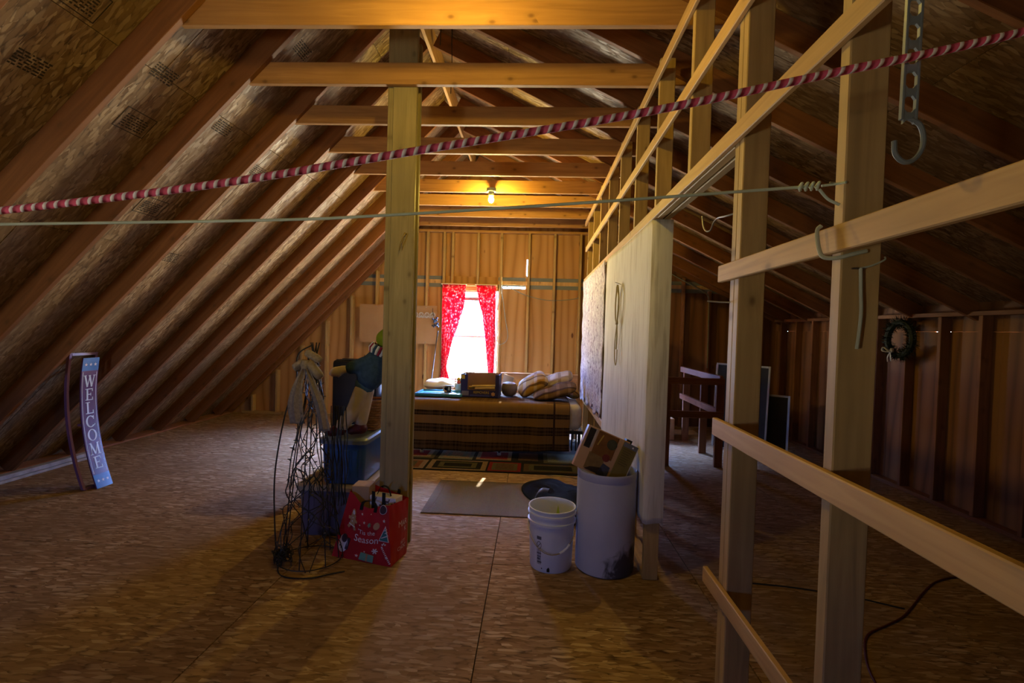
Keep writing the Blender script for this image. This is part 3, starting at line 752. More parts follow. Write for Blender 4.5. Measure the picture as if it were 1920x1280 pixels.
taper_ribbon([(-1.44, 2.98, 1.22), (-1.475, 2.97, 1.10), (-1.49, 2.97, .98), (-1.475, 2.975, .86)], .03, .105, (1, -.15, .06)).build('bow_tail', M_BURLAP, ct, True, solid=.003)
taper_ribbon([(-1.425, 2.98, 1.22), (-1.375, 2.97, 1.10), (-1.325, 2.965, .97), (-1.295, 2.97, .82)], .03, .075, (1, -.2, .12)).build('bow_tail', M_BURLAP, ct, True, solid=.003)
st = root('string_lights', (-1.37, 2.9, 0), 'tangled string of dark-wired lights hanging over the wire cone tree', 'string lights')
rs = random.Random(3); mb = MB(); mbl = MB()
for k in range(15):
    a = rs.uniform(0, 6.28); pts = []; n_ = 13
    for i in range(n_+1):
        t = 1-i/n_; c = base.lerp(apex, t*.97); q = RB*(1-t)+.03; a += rs.uniform(-.75, .85)
        pts.append(c+V((q*math.cos(a), q*.85*math.sin(a)-.01, rs.uniform(-.03, .03)*(0 if i == n_ else 1)+.004)))
    pts = [V((p.x, min(p.y, 3.255), max(p.z, .006))) for p in bez(pts, 5)]
    mb.tube(pts, .0030, 4)
    for i in range(2, len(pts)-2, 4):
        d = V((rs.uniform(-1, 1), rs.uniform(-1, 1), rs.uniform(-1, .6))).normalized()*.022
        q = pts[i]+d
        if q.z > .01 and q.y < 3.26: mbl.tube([pts[i], pts[i]+d*.5, q], [.004, .0042, .001], 5)
for k in range(10):
    x = -1.30+.010*k; pts = [(x+rs.uniform(-.012, .012), 3.10+rs.uniform(-.02, .02)+.02*(z < .6), z) for z in (.96, .85, .75, .65, .55, .42, .30)]
    mb.tube(bez(pts, 5), .0034, 4)
for k in range(9):
    c = V((-1.50+rs.uniform(-.04, .03), 2.89+rs.uniform(-.04, .05), 0)); pts = []
    for i in range(10):
        a = i*1.35+k; pts.append((c.x+.05*math.cos(a)*rs.uniform(.5, 1.1), c.y+.045*math.sin(a), .008+abs(math.sin(i*1.7+k))*.09))
    mb.tube(bez(pts, 5), .0024, 4)
mb.tube(bez([(-1.50, 2.86, .10), (-1.49, 2.80, .006), (-1.40, 2.735, .006), (-1.27, 2.74, .006), (-1.17, 2.80, .006), (-1.10, 2.84, .006)], 8), .0042, 6)
mb.tube(bez([(-1.42, 3.06, 1.36), (-1.50, 3.02, 1.29), (-1.50, 3.0, 1.12), (-1.56, 2.98, .90), (-1.60, 2.95, .55), (-1.58, 2.92, .25), (-1.54, 2.88, .02)], 8), .0045, 6)
mb.build('light_cable', M_WIRE, st, True); mbl.build('small_bulbs', plain('tiny_bulb', (.10, .09, .07), .15, .6), st)['kind'] = 'stuff'

# ------------------------------------------------------------------ red shopping bag
bg = root('shopping_bag', (-1.03, 3.05, 0), 'red printed holiday shopping bag standing against the wooden post', 'bag')
BB = [V((-1.262, 3.035, .0)), V((-.842, 2.925, .0)), V((-.800, 3.135, .0)), V((-1.215, 3.245, .0))]
BT = [V((-1.150, 3.035, .425)), V((-.868, 2.935, .380)), V((-.795, 3.135, .365)), V((-1.08, 3.19, .435))]
M_RED = plain('bag_red', (.42, .012, .025), .35, .4, .1, 10); M_REDD = plain('bag_red_side', (.42, .008, .012), .4, .4, .08, 10)
def face(i, j, bulge=.02):
    def fn(u, v, w):
        b = BB[i].lerp(BB[j], u); t = BT[i].lerp(BT[j], u); p = b.lerp(t, v*(1-(.15 if i == 0 else 0)*math.sin(math.pi*u)**2))
        d = (BB[j]-BB[i]).normalized(); n = d.cross(V((0, 0, 1)))
        return p+n*(bulge*math.sin(math.pi*u)*math.sin(math.pi*v*.9)*.6+.006*noise.noise(V((u*5+i, v*5, 1)))*(1 if 0 < u < 1 else 0)+w)
    return fn
mb = MB()
for i in range(4):
    f = face(i, (i+1) % 4); mb.mat(0 if i in (0, 2) else 1)
    mb.grid(lambda u, v: f(u, v, 0), 14, 12)
mb.mat(0); mb.add(BB, [(0, 1, 2, 3)])
mb.build('bag_shell', [M_RED, M_REDD], bg, 60)
f0 = face(0, 1); f1 = face(1, 2)
def pr(name, polys, mat, f=f0, w=.003):
    mb = MB()
    for pl in polys: mb.prism(pl, lambda u, v, q: f(u, v, q+.0015), w)
    return mb.build(name, mat, bg)
M_INKW = plain('ink_white', (.72, .68, .78), .5, var=.03); M_INKT = plain('ink_tan', (.45, .27, .15), .5); M_INKG = plain('ink_green', (.16, .35, .27), .5); M_INKD = plain('ink_dark', (.05, .03, .05), .5)
M_INKTEAL = plain('ink_teal', (.03, .16, .20), .5)
mb = MB(); tf = lambda u, v, w: f0(u, v, .005)
put_text(mb, "'Tis the", .115, tf, .56, .55, 1.0); put_text(mb, 'Season', .165, tf, .57, .42, 1.0); mb.build('lettering', M_INKW, bg)
mb = MB(); tf1 = lambda u, v, w: f1(u, v, .005)
put_text(mb, 'MAR', .15, tf1, .60, .62, 1.6); put_text(mb, 'K', .12, tf1, .76, .50, 1.6); mb.build('lettering', M_INKW, bg); mb = MB(); put_text(mb, 'HOT', .08, tf1, .60, .30, 1.6); put_text(mb, 'CHOC', .10, tf1, .56, .21, 1.6); mb.build('lettering', M_INKW, bg)
for _p in (star(.62, .90, .012), star(.90, .74, .03), star(.49, .73, .025), star(.42, .86, .022), star(.42, .10, .03), star(.93, .14, .025), star(.41, .66, .014), star(.55, .2, .015)): pr('printed_star', [_p], M_INKW)
pr('printed_snowflake', [stroke((.735-.05*math.cos(a), .235-.05*math.sin(a)), (.735+.05*math.cos(a), .235+.05*math.sin(a)), .018) for a in (0, math.pi/3, 2*math.pi/3)], M_INKW)
pr('printed_snowflake', [stroke((.60-.035*math.cos(a), .70-.04*math.sin(a)), (.60+.035*math.cos(a), .70+.04*math.sin(a)), .014) for a in (.3, .3+math.pi/3, .3+2*math.pi/3)], M_INKG)
pr('printed_tree', [[(.80, .42), (.985, .40), (.93, .66)]], M_INKW); pr('printed_tree', [[(.815, .43), (.97, .41), (.925, .63)]], M_INKTEAL, w=.0045)
pr('printed_tree', [stroke((.85, .465), (.97, .505), .014), stroke((.87, .52), (.96, .56), .013), stroke((.89, .575), (.95, .605), .011)], M_INKW, w=.006)
pr('printed_bauble', [disc(.75, .67, .062, 16, 1.0)], M_INKT); pr('printed_bauble', [disc(.88, .93, .085, 18, .95)], M_INKW); pr('printed_bauble', [disc(.88, .93, .076, 18, .95)], M_INKD, w=.0045)
pr('printed_biscuit', [disc(.24, .79, .045, 14, 1.1), quad(.19, .58, .30, .76), stroke((.24, .70), (.14, .66), .04), stroke((.24, .70), (.34, .66), .04), stroke((.22, .60), (.17, .52), .045), stroke((.27, .60), (.32, .52), .045)], M_INKT)
pr('printed_biscuit', [disc(.24, .79, .03, 12, 1.1), stroke((.18, .585), (.31, .575), .016), disc(.24, .70, .010, 8), disc(.24, .645, .010, 8)], M_INKW, w=.0045)
pr('printed_bird', [disc(.15, .24, .085, 18, 1.7)], M_INKW); pr('printed_bird', [disc(.16, .33, .055, 14, 1.2), stroke((.22, .16), (.25, .36), .05)], M_INKD, w=.0045)
pr('printed_cane', [stroke((.985-.13*t, .05+.25*t), (.985-.13*(t+.05), .05+.25*(t+.05)), .028) for t in [i*.1 for i in range(10)]]+[stroke((.855+.035*math.cos(a)+.035, .31+.06*math.sin(a)), (.855+.035*math.cos(a+.4)+.035, .31+.06*math.sin(a+.4)), .025) for a in (3.0, 2.2, 1.4, .6)], M_INKW)
pr('printed_parcel', [[(.46, .04), (.70, .02), (.72, .15), (.49, .18)]], M_INKG); pr('printed_parcel', [stroke((.59, .03), (.605, .165), .03)], M_INKT, w=.0045)
M_STRAP = plain('black_strap', (.01, .01, .012), .7, .2)
for (u0, u1, i, j) in ((.38, .70, 0, 1), (.30, .66, 2, 3)):
    f = face(i, j); a = f(u0, .92, .006); b = f(u1, .92, .006); mb = MB()
    ribbon(mb, [a, a+V((.01, .015, .045)), (a+b)/2+V((.01, .04, .05)), b+V((0, .015, .04)), b], .022, (b-a), 6); mb.build('handle', M_STRAP, bg, True, solid=.003)
tag(MB().rbox((-1.145, 3.05, .02), (-1.03, 3.17, .455), .004).build('paper_bag', plain('kraft_paper', (.42, .28, .17), .8), None, org=(-1.09, 3.11, 0)), 'tan kraft paper parcel inside the red shopping bag', 'paper bag')
r = root('gift_bag', (-.92, 3.06, .02), 'white reindeer-patterned gift bag with black straps inside the red bag', 'bag')
GM = Matrix.Translation((-.935, 3.06, 0)) @ Matrix.Rotation(-.25, 4, 'Z')
MB().rbox((-.085, -.035, .012), (.105, .05, .40), .004, GM).build('bag_body', M_INKW, r)
gf = lambda u, v, w: GM @ V((u, -.036-w, v))
M_DEER = plain('ink_brown', (.09, .05, .05), .6)
for k, (u, v) in enumerate(((-.05, .375), (.0, .345), (.045, .372), (.085, .36), (-.055, .30), (.06, .31))):
    mb = MB(); [mb.prism([(u+x*.013, v+y*.013) for x, y in pl], gf, .001) for pl in (quad(-1, -.3, .8, .5), quad(-.9, -1, -.6, -.3), quad(.4, -1, .7, -.3), stroke((.6, .3), (1.1, 1.1), .5), stroke((1.0, 1.0), (.7, 1.8), .2), stroke((1.0, 1.0), (1.5, 1.7), .2))]
    mb.build('printed_reindeer', M_DEER, r)
for u in (-.055, .02): MB().box((u-.012, -.039, .10), (u+.012, -.0365, .43), GM).build('strap', M_STRAP, r)
mb = MB(); ribbon(mb, [GM @ V((-.05, .0, .40)), GM @ V((-.03, .01, .45)), GM @ V((.02, .01, .45)), GM @ V((.05, .0, .40))], .02, (0, 1, 0), 5); mb.build('strap', M_STRAP, r, True, solid=.002)

# ------------------------------------------------------------------ floor coverings
t = NT('mat_weave', .9, .1); p = t.coord(); mp = t.n('Mapping'); t.l(p, mp.inputs['Vector']); mp.inputs['Rotation'].default_value = (0, 0, .785); mp.inputs['Scale'].default_value = (9, 9, 9)
br = t.n('TexBrick'); t.l(mp.outputs[0], br.inputs['Vector']); br.inputs['Scale'].default_value = 1; br.inputs['Mortar Size'].default_value = .035; br.inputs['Color1'].default_value = (.13, .092, .052, 1); br.inputs['Color2'].default_value = (.115, .08, .046, 1); br.inputs['Mortar'].default_value = (.11, .09, .06, 1)
nz = t.noise(p, 180, 2); t.col(t.mix(t.ramp(nz, [(.45, (0,)*3), (.62, (.5,)*3)]), br.outputs['Color'], (.19, .145, .09))); t.bump(nz, .4, .004); M_MAT = t.m
dm = root('door_mat', (-.42, 4.23, 0), 'thin beige door mat with diamond weave lying on bare floor', 'mat')
MB().box((-.868, 3.812, .001), (.048, 4.66, .007)).build('mat_field', M_MAT, dm)
M_MATB = plain('mat_band', (.125, .09, .055), .9, .1, .15, 60)
MB().box((-.34, 3.84, .0072), (-.16, 4.63, .0082)).build('mat_band', M_MATB, dm)
for a, b in (((-.866, 3.813), (.046, 3.838)), ((-.866, 4.632), (.046, 4.658)), ((-.866, 3.838), (-.80, 4.632)), ((.02, 3.838), (.046, 4.632))): MB().box((*a, .0072), (*b, .0086)).build('mat_border', M_MATB, dm)
rg = root('area_rug', (-.6, 5.5, 0), 'dark area rug of nested coloured rectangles under the bed', 'rug')
RC = {k: plain('rug_'+k, tuple(.6*q for q in c), .95, .05, .2, 50) for k, c in dict(black=(.02, .017, .014), olive=(.10, .09, .045), tan=(.26, .18, .11), sage=(.17, .18, .13), red=(.20, .02, .02), brown=(.10, .06, .035), rust=(.19, .075, .03)).items()}
MB().box((-1.98, 4.985, .001), (.62, 6.62, .009)).build('rug_field', RC['black'], rg)
def tile(x0, y0, x1, y1, cs):
    for k, c in enumerate(cs):
        d = .055*k*min(1, (x1-x0)/.5); e = .055*k*min(1, (y1-y0)/.5)
        if x1-x0-2*d > .03 and y1-y0-2*e > .03: MB().box((x0+d, y0+e, .0092+.0008*k), (x1-d, y1-e, .0099+.0008*k)).build('rug_tile', RC[c], rg)
tile(-1.10, 5.01, -.47, 5.37, ('tan', 'black', 'olive', 'black')); tile(-.45, 5.02, -.10, 5.36, ('red', 'olive', 'brown')); tile(-1.62, 5.01, -1.13, 5.34, ('tan', 'rust', 'olive'))
tile(-.07, 5.05, .56, 5.34, ('brown', 'olive', 'black')); tile(-1.05, 5.42, -.66, 5.85, ('sage', 'tan', 'sage', 'tan')); tile(-.62, 5.44, -.22, 5.84, ('tan', 'red', 'red')); tile(-1.55, 5.42, -1.1, 5.84, ('olive', 'tan', 'red'))
tile(-.17, 5.42, .12, 5.84, ('black', 'brown')); tile(.15, 5.40, .58, 5.84, ('olive', 'sage')); tile(-1.95, 5.05, -1.66, 5.8, ('red', 'tan')); tile(-1.9, 5.95, -.9, 6.5, ('tan', 'olive')); tile(-.8, 5.95, .5, 6.5, ('rust', 'olive'))

# dark jacket heap on the floor
M_JACK = plain('dark_jacket', (.010, .010, .0105), .95, .05, .3, 9, bump=.3)
jk = root('jacket', (.22, 4.4, 0), 'crumpled dark grey jacket lying on the floor behind the white bucket', 'jacket')
def jf(u, v):
    a = 2*math.pi*u; out = 1+.18*math.sin(3*a+1)+.10*math.sin(5*a+.4)
    r_ = v*out; x = .24+.30*r_*math.cos(a); y = 4.22+.60*r_*math.sin(a)
    h = .06*(1-v**3)+.08*abs(noise.noise(V((x*4, y*2.5, 2))))*(1-v)+.035*abs(noise.noise(V((x*9+y*4, y*3, 5))))*(1-v**4)
    return V((min(x, .62), y, .012+max(0, h)))
MB().grid(jf, 90, 30).build('jacket_cloth', M_JACK, jk, True, solid=.008)
mb = MB(); ribbon(mb, [(.02, 4.00, .03), (.06, 4.02, .12), (.10, 4.05, .15), (.16, 4.10, .13)], .07, (.3, 1, .2)); mb.build('sleeve_cuff', plain('grey_cuff', (.09, .09, .11), .5), jk, True, solid=.006)
mb = MB(); mb.tube(bez([(.16, 4.80, .05), (.26, 4.74, .07), (.36, 4.72, .07), (.46, 4.74, .05)], 6), .006, 6); mb.build('zip', M_NAIL, jk)

# ------------------------------------------------------------------ bucket and barrel
t = NT('bucket_plastic', .35, .5); nz = t.noise(t.coord(), 6, 4); t.col(t.ramp(nz, [(.3, (.66, .74, .95)), (.6, (.72, .80, .98))])); M_BUCK = t.m  # white plastic; the blue cast of daylight is tinted into its colour
bc = V((.148, 3.072, 0))
bu = root('plastic_bucket', tuple(bc), 'white plastic bucket with wire handle standing beside the tall barrel', 'bucket')
prof = [(.0, .001), (.128, .001), (.133, .012), (.1425, .285), (.152, .290), (.153, .303), (.1445, .306), (.146, .338), (.153, .341), (.153, .352), (.1455, .355), (.147, .372), (.151, .376), (.150, .382), (.143, .382), (.141, .37), (.127, .02), (0, .018)]
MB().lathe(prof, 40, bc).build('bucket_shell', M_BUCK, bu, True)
mb = MB(); pts = []
for i in range(21):
    a = math.radians(180+180*i/20); dz = -.17*math.sin(math.pi*i/20)
    pts.append(bc+V((.158*math.cos(a)*math.cos(.25)-.0, .150*math.sin(a)*1.04, .30+dz)) if True else 0)
mb.tube(pts, .0028, 6).build('wire_handle', M_NAIL, bu, True)
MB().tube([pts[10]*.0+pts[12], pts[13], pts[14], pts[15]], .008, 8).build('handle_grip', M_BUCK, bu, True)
def bf(u, v, w):
    a = math.radians(-90)+u/.14; r_ = .133+.0095*(v-.012)/.273+w; return bc+V((r_*math.cos(a), r_*math.sin(a), v))
M_INKB = plain('label_ink', (.10, .11, .17), .5)
mb = MB()
for (u, v, w_, h_) in [(-.085, .215, .032, .02), (-.085, .120, .032, .006), (-.085, .100, .028, .006), (-.088, .085, .022, .012), (-.082, .065, .030, .010)]: mb.prism(quad(u-w_/2, v-h_/2, u+w_/2, v+h_/2), bf, .001)
for i in range(18):
    a = 2*math.pi*i/18; b = 2*math.pi*(i+1)/18; mb.prism([(-.085+.014*math.cos(a), .17+.02*math.sin(a)), (-.085+.017*math.cos(a), .17+.024*math.sin(a)), (-.085+.017*math.cos(b), .17+.024*math.sin(b)), (-.085+.014*math.cos(b), .17+.02*math.sin(b))], bf, .001)
mb.prism(stroke((-.095, .157), (-.075, .183), .004), bf, .001)
for k in range(4): mb.prism(quad(-.099+.008*k, .05, -.096+.008*k, .145), bf, .0008)
mb.build('printed_label', M_INKB, bu)
mb = MB(); mb.prism([(-.03, .012), (-.012, .012), (-.012, .03), (-.018, .042), (-.03, .03)], bf, .001); mb.prism(disc(-.065, .028, .004, 8), bf, .001); mb.build('smudge', M_BLACK, bu)
M_PAPER = plain('paper', (.66, .64, .62), .8, .2, .05); M_ENV = plain('envelope', (.48, .38, .25), .8, .2, .06)
def sheetbox(name, c, d, rot, mat, label, cat, group=None):
    m = Matrix.Translation(c) @ Matrix.Rotation(rot[2], 4, 'Z') @ Matrix.Rotation(rot[1], 4, 'Y') @ Matrix.Rotation(rot[0], 4, 'X')
    o = MB().rbox((-d[0]/2, -d[1]/2, -d[2]/2), (d[0]/2, d[1]/2, d[2]/2), .002, m, 1).build(name, mat, None, org=c); return tag(o, label, cat, group)
sheetbox('envelope', (.15, 3.09, .18), (.15, .006, .26), (.12, .12, .2), M_ENV, 'tan envelope standing inside the white bucket', 'envelope')
sheetbox('paper_sheet', (.155, 3.045, .19), (.13, .004, .27), (-.1, -.2, -.1), M_PAPER, 'white folded paper standing inside the white bucket', 'paper')
r = root('green_tag', (.19, 3.07, .16), 'small lime green pointed tag inside the white bucket', 'tag')
MB().prism([(-.012, 0), (.012, 0), (.010, .18), (0, .225), (-.008, .18)], lambda u, v, w: V((.185+u, 3.062+w, .16+v)), .003).build('tag_blade', plain('lime', (.28, .42, .03), .6), r)

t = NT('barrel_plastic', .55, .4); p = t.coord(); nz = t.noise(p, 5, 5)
base_c = t.ramp(nz, [(.3, (.44, .47, .64)), (.65, (.50, .53, .70))])  # pale grey with bluish window light mixed into the base colour
pm = t.n('Mapping'); t.l(p, pm.inputs['Vector']); pm.inputs['Location'].default_value = (-.12, .15, -.05)
ln = t.n('VectorMath', operation='LENGTH'); t.l(pm.outputs[0], ln.inputs[0])
nz2 = t.noise(p, 9, 5, 1.5); sm = t.math('ADD', ln.outputs['Value'], t.math('MULTIPLY', t.math('SUBTRACT', nz2, .5), .22))
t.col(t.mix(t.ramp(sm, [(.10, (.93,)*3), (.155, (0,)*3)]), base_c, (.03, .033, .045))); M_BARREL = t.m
bc2 = V((.489, 3.085, 0))
ba = root('plastic_barrel', tuple(bc2), 'tall pale grey plastic barrel with a black smudge near the base', 'barrel')
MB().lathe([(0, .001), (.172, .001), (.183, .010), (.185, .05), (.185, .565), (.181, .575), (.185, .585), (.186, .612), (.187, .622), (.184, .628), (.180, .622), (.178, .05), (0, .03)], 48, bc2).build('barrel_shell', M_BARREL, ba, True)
pb = root('picture_box', (.44, 3.03, .60), 'tilted cardboard box with glossy photo print sticking out of the barrel', 'box')
PM = Matrix.Translation((.455, 3.06, .735)) @ Matrix.Rotation(math.radians(22), 4, 'Y') @ Matrix.Rotation(math.radians(-8), 4, 'X')
M_CARD = plain('tan_card', (.50, .31, .17), .35, .5, .06)
MB().rbox((-.15, -.03, -.145), (.13, .03, .125), .003, PM).build('carton', M_CARD, pb)
pf = lambda u, v, w: PM @ V((u, -.0305-w, v))
for nm, c, pl in (('print_dark', (.015, .014, .016), quad(-.135, -.01, -.095, .115)), ('print_wood', (.17, .075, .02), quad(-.075, -.03, .06, .118)), ('print_table', (.20, .13, .05), quad(-.085, -.13, .02, -.025)), ('print_plant', (.05, .055, .03), disc(.03, .065, .033, 14)),
                  ('print_fruit', (.16, .03, .025), disc(.025, -.025, .024, 14)), ('print_highlight', (.40, .28, .05), stroke((-.055, .03), (-.04, .10), .008)), ('print_shadow', (.03, .02, .015), [(-.08, -.135), (.06, -.135), (.02, -.09), (-.05, -.11)]), ('print_glass', (.42, .36, .33), quad(-.095, .0, -.082, .118)), ('print_edge', (.45, .36, .30), quad(-.15, -.0, -.143, .12)), ('print_blue', (.05, .055, .09), [(-.0, -.14), (.07, -.14), (.07, -.07), (.02, -.06)])):
    MB().prism(pl, pf, .0012 if nm in ('print_dark', 'print_wood', 'print_table') else .002).build(nm, plain(nm, c, .25, .5, .2, 25), pb)
kb = root('card_folder', (.56, 3.0, .5), 'olive printed folder leaning against the tilted box in the barrel', 'folder')
KM = Matrix.Translation((.575, 3.005, .70)) @ Matrix.Rotation(math.radians(25), 4, 'Y') @ Matrix.Rotation(math.radians(-10), 4, 'X')
MB().rbox((-.042, -.006, -.16), (.052, .006, .112), .002, KM).build('cover', plain('olive_card', (.16, .125, .035), .5, .3, .12), kb)
kf = lambda u, v, w: KM @ V((u, -.0065-w, v))
MB().prism(quad(-.040, .082, .050, .110), kf, .001).build('header_band', plain('slate_card', (.12, .13, .17), .5), kb)
MB().prism(star(.02, .095, .008), kf, .002).build('emblem', M_INKW, kb)
mb = MB(); [mb.prism(quad(-.03, .068-.014*k, .03-.008*(k % 3), .071-.014*k), kf, .001) for k in range(8)]; mb.build('print_lines', plain('olive_ink', (.08, .06, .02), .6), kb)
MB().prism(quad(.0505, -.16, .0535, .112), kf, -.010).build('spine', M_PAPER, kb)
sheetbox('dark_board', (.565, 3.16, .62), (.04, .05, .38), (-.1, .42, .1), M_BLACK, 'dark flat boards tucked in the barrel behind the olive folder', 'board')
sheetbox('blue_sheet', (.60, 3.15, .55), (.012, .12, .34), (0, .10, .2), plain('blue_film', (.16, .22, .42), .35, .4), 'pale blue plastic sheet tucked inside the grey barrel', 'sheet')

# ------------------------------------------------------------------ bed
bd = root('bed', (-.42, 6.08, 0), 'narrow bed with cream mattress on a dark metal frame', 'bed')
M_MATT = plain('mattress_ticking', (.50, .45, .38), .9, .1, .08, 30, bump=.3); M_DKMET = plain('dark_metal', (.02, .02, .022), .4, .4, metal=.6)
MB().rbox((-1.40, 5.63, .335), (.585, 6.58, .630), .07, None, 4).build('mattress', M_MATT, bd, True)
for y in (5.66, 6.55): MB().box((-1.40, y-.015, .295), (.60, y+.015, .333)).build('side_rail', M_DKMET, bd)
for x in (-1.38, -.4, .585): MB().box((x-.015, 5.66, .295), (x+.015, 6.55, .332)).build('cross_rail', M_DKMET, bd)
for x in (-1.29, -.37, .56):
    for y in (5.66, 6.52):
        lg = MB().tube([(x, y, .03), (x, y, .30)], .016, 10).build('leg', M_DKMET, bd, True); MB().lathe([(0, .0), (.022, .0), (.022, .03), (0, .03)], 12, (x, y, .011)).build('caster', M_WHITE, lg)
for x in (.48, .53): MB().tube([(x, 5.70, .09), (x, 5.70, .30)], .010, 8).build('brace', M_DKMET, bd)
# striped blanket
t = NT('blanket_weave', .95, .05); uv = t.n('UVMap'); sp = t.n('SeparateXYZ'); t.l(uv.outputs[0], sp.inputs[0])
wv = t.noise(t.coord(scale=(40, 1.5, 1.5)), 1, 4); wob = t.math('ADD', sp.outputs[1], t.math('MULTIPLY', t.math('SUBTRACT', t.noise(t.coord(scale=(1, 1, 1)), 3, 2), .5), .012))
G1, G2, DK, BR = (.17, .095, .028), (.12, .066, .022), (.016, .009, .006), (.05, .027, .014)
bands = [(0, G2), (.30, BR), (.56, G2), (.585, BR), (.60, G1), (.695, DK), (.708, BR), (.720, DK), (.732, G1), (.80, DK), (.812, BR), (.825, DK), (.84, BR), (.852, DK), (.865, G2), (.93, DK), (.943, BR), (.955, DK), (.97, BR), (.985, DK)]
c = t.ramp(wob, bands, True)
c = t.mix(t.ramp(wv, [(.35, (.0,)*3), (.7, (.25,)*3)]), c, (.20, .12, .05))
ln_ = t.math('LESS_THAN', t.math('ABSOLUTE', t.math('SUBTRACT', sp.outputs[0], .905)), .006); c = t.mix(ln_, c, (.03, .015, .01)); t.col(c); t.bump(wv, .5, .006); M_BLANK = t.m
prof = [(6.50, .636), (6.2, .637), (5.9, .637), (5.68, .637), (5.61, .620), (5.585, .575), (5.578, .50), (5.575, .40), (5.57, .28), (5.565, .16), (5.56, .085)]
pb_ = bez([(0, y, z) for y, z in prof], 4)
Lc = [0]
for i in range(1, len(pb_)): Lc.append(Lc[-1]+(pb_[i]-pb_[i-1]).length)
def bl(u, v):
    L = v*Lc[-1]; i = min(range(len(Lc)-1), key=lambda k: 0 if Lc[k] <= L <= Lc[k+1]+1e-9 else 1); tt = (L-Lc[i])/max(1e-9, Lc[i+1]-Lc[i]); p = pb_[i].lerp(pb_[i+1], min(1, tt))
    x = -1.45+1.89*u; h = max(0, (.6-p.z)/.5)
    fold = .010*math.sin(x*9+1)+.007*math.sin(x*23)+.006*noise.noise(V((x*5, p.z*4, 3)))
    return V((x, p.y-.012-max(0, fold+.012)*h*1.2, p.z+.008+.012*abs(noise.noise(V((x*4, p.y*5, 0))))*(1-min(1, h*4))+(.018*math.sin(x*2.2+.5) if v > .98 else 0)+.01*math.sin(x*3)*h*.5))
bk2 = tag(MB().grid(bl, 90, 70).build('blanket', M_BLANK, None, True, solid=.008, org=(-.5, 5.7, .3)), 'brown and gold striped blanket draped over the bed and hanging in front', 'blanket')

ZB = .662
# wooden headboard behind
hb = root('headboard', (.13, 6.72, 0), 'slatted pine headboard standing behind the bed by the partition', 'headboard')
board('top_rail', (-.44, 6.72, .842), (.625, 6.72, .842), .070, .035, (0, 0, 1), M_FURN, hb); board('cap', (-.45, 6.72, .885), (.625, 6.72, .885), .06, .016, (0, 1, 0), M_FURN, hb)
board('bottom_rail', (-.40, 6.72, .40), (.61, 6.72, .40), .06, .03, (0, 0, 1), M_FURN, hb)
for x in (-.41, .595): board('post', (x, 6.72, 0), (x, 6.72, .806), .06, .034, (1, 0, 0), M_FURN, hb)
for x in (-.26, -.11, .04, .19, .34, .46, .54): board('slat', (x, 6.72, .43), (x, 6.72, .806), .055, .018, (1, 0, 0), M_FURN, hb)

# blue lid, box, small things
M_CYAN = plain('cyan_plastic', (.05, .28, .45), .25, .6, .05)
ld = root('bin_lid', (-1.14, 6.0, ZB), 'blue plastic bin lid lying upside down on the bed', 'lid')
LM = Matrix.Translation((-1.14, 5.98, ZB))
MB().rbox((-.285, -.20, 0.0), (.285, .20, .014), .006, LM).build('lid_panel', M_CYAN, ld, True)
for a, b in (((-.285, -.20, .012), (.285, -.175, .034)), ((-.285, .175, .012), (.285, .20, .034)), ((-.285, -.175, .012), (-.26, .175, .034)), ((.26, -.175, .012), (.285, .175, .034))): MB().rbox(a, b, .006, LM).build('lid_rim', M_CYAN, ld, True)
MB().rbox((-.2, -.12, .0125), (.2, .12, .020), .004, LM).build('lid_inset', M_CYAN, ld, True)
M_NAVY = plain('navy_print', (.022, .018, .07), .5, .3, .1); M_BOXB = plain('box_board', (.26, .145, .085), .7, .2, .08); M_YEL = plain('yellow_print', (.5, .38, .03), .5)
cb = root('printed_carton', (-.63, 5.98, ZB), 'navy and brown cardboard carton with yellow lettering on the bed', 'box')
CM = Matrix.Translation((-.635, 5.985, ZB)) @ Matrix.Rotation(-.04, 4, 'Z')
W2 = .235
for lo, hi in (((-W2, -.14, 0), (W2, .14, .006)), ((-W2, .134, .006), (W2, .14, .275)), ((-W2, -.14, .006), (-W2+.006, .134, .275)), ((W2-.006, -.14, .006), (W2, .134, .275)), ((-W2+.006, -.14, .006), (W2-.006, -.134, .085))): MB().box(lo, hi, CM).build('carton_wall', M_BOXB if lo[1] > 0 else M_NAVY, cb)
MB().box((-W2+.006, -.02, .006), (W2-.006, -.015, .275), CM).build('divider', M_BOXB, cb)
cf = lambda u, v, w: CM @ V((u, -.1405-w, v))
MB().box((-W2, -.1405, .085), (-W2+.085, -.1345, .275), CM).build('corner_panel', M_NAVY, cb); MB().box((W2-.045, -.1405, .085), (W2, -.1345, .275), CM).build('corner_panel', M_NAVY, cb)
MB().prism(quad(-W2+.01, .215, -W2+.05, .265), cf, .0015).build('print_patch', M_YEL, cb); MB().prism(quad(-W2+.015, .015, -W2+.10, .07), cf, .0015).build('print_patch', plain('grey_print', (.17, .16, .2), .5), cb)
mb = MB(); put_text(mb, 'REMOVERS', .042, lambda u, v, w: cf(u, v, .002), .02, .055, .95); mb.build('lettering', M_YEL, cb)
MB().prism(quad(-W2+.115, .008, .12, .028), cf, .0015).build('print_patch', plain('blue_print', (.05, .06, .2), .5), cb)
MB().prism(star(W2-.07, .04, .03, 6, .6), cf, .0015).build('print_patch', plain('gold_print', (.42, .24, .09), .5), cb)
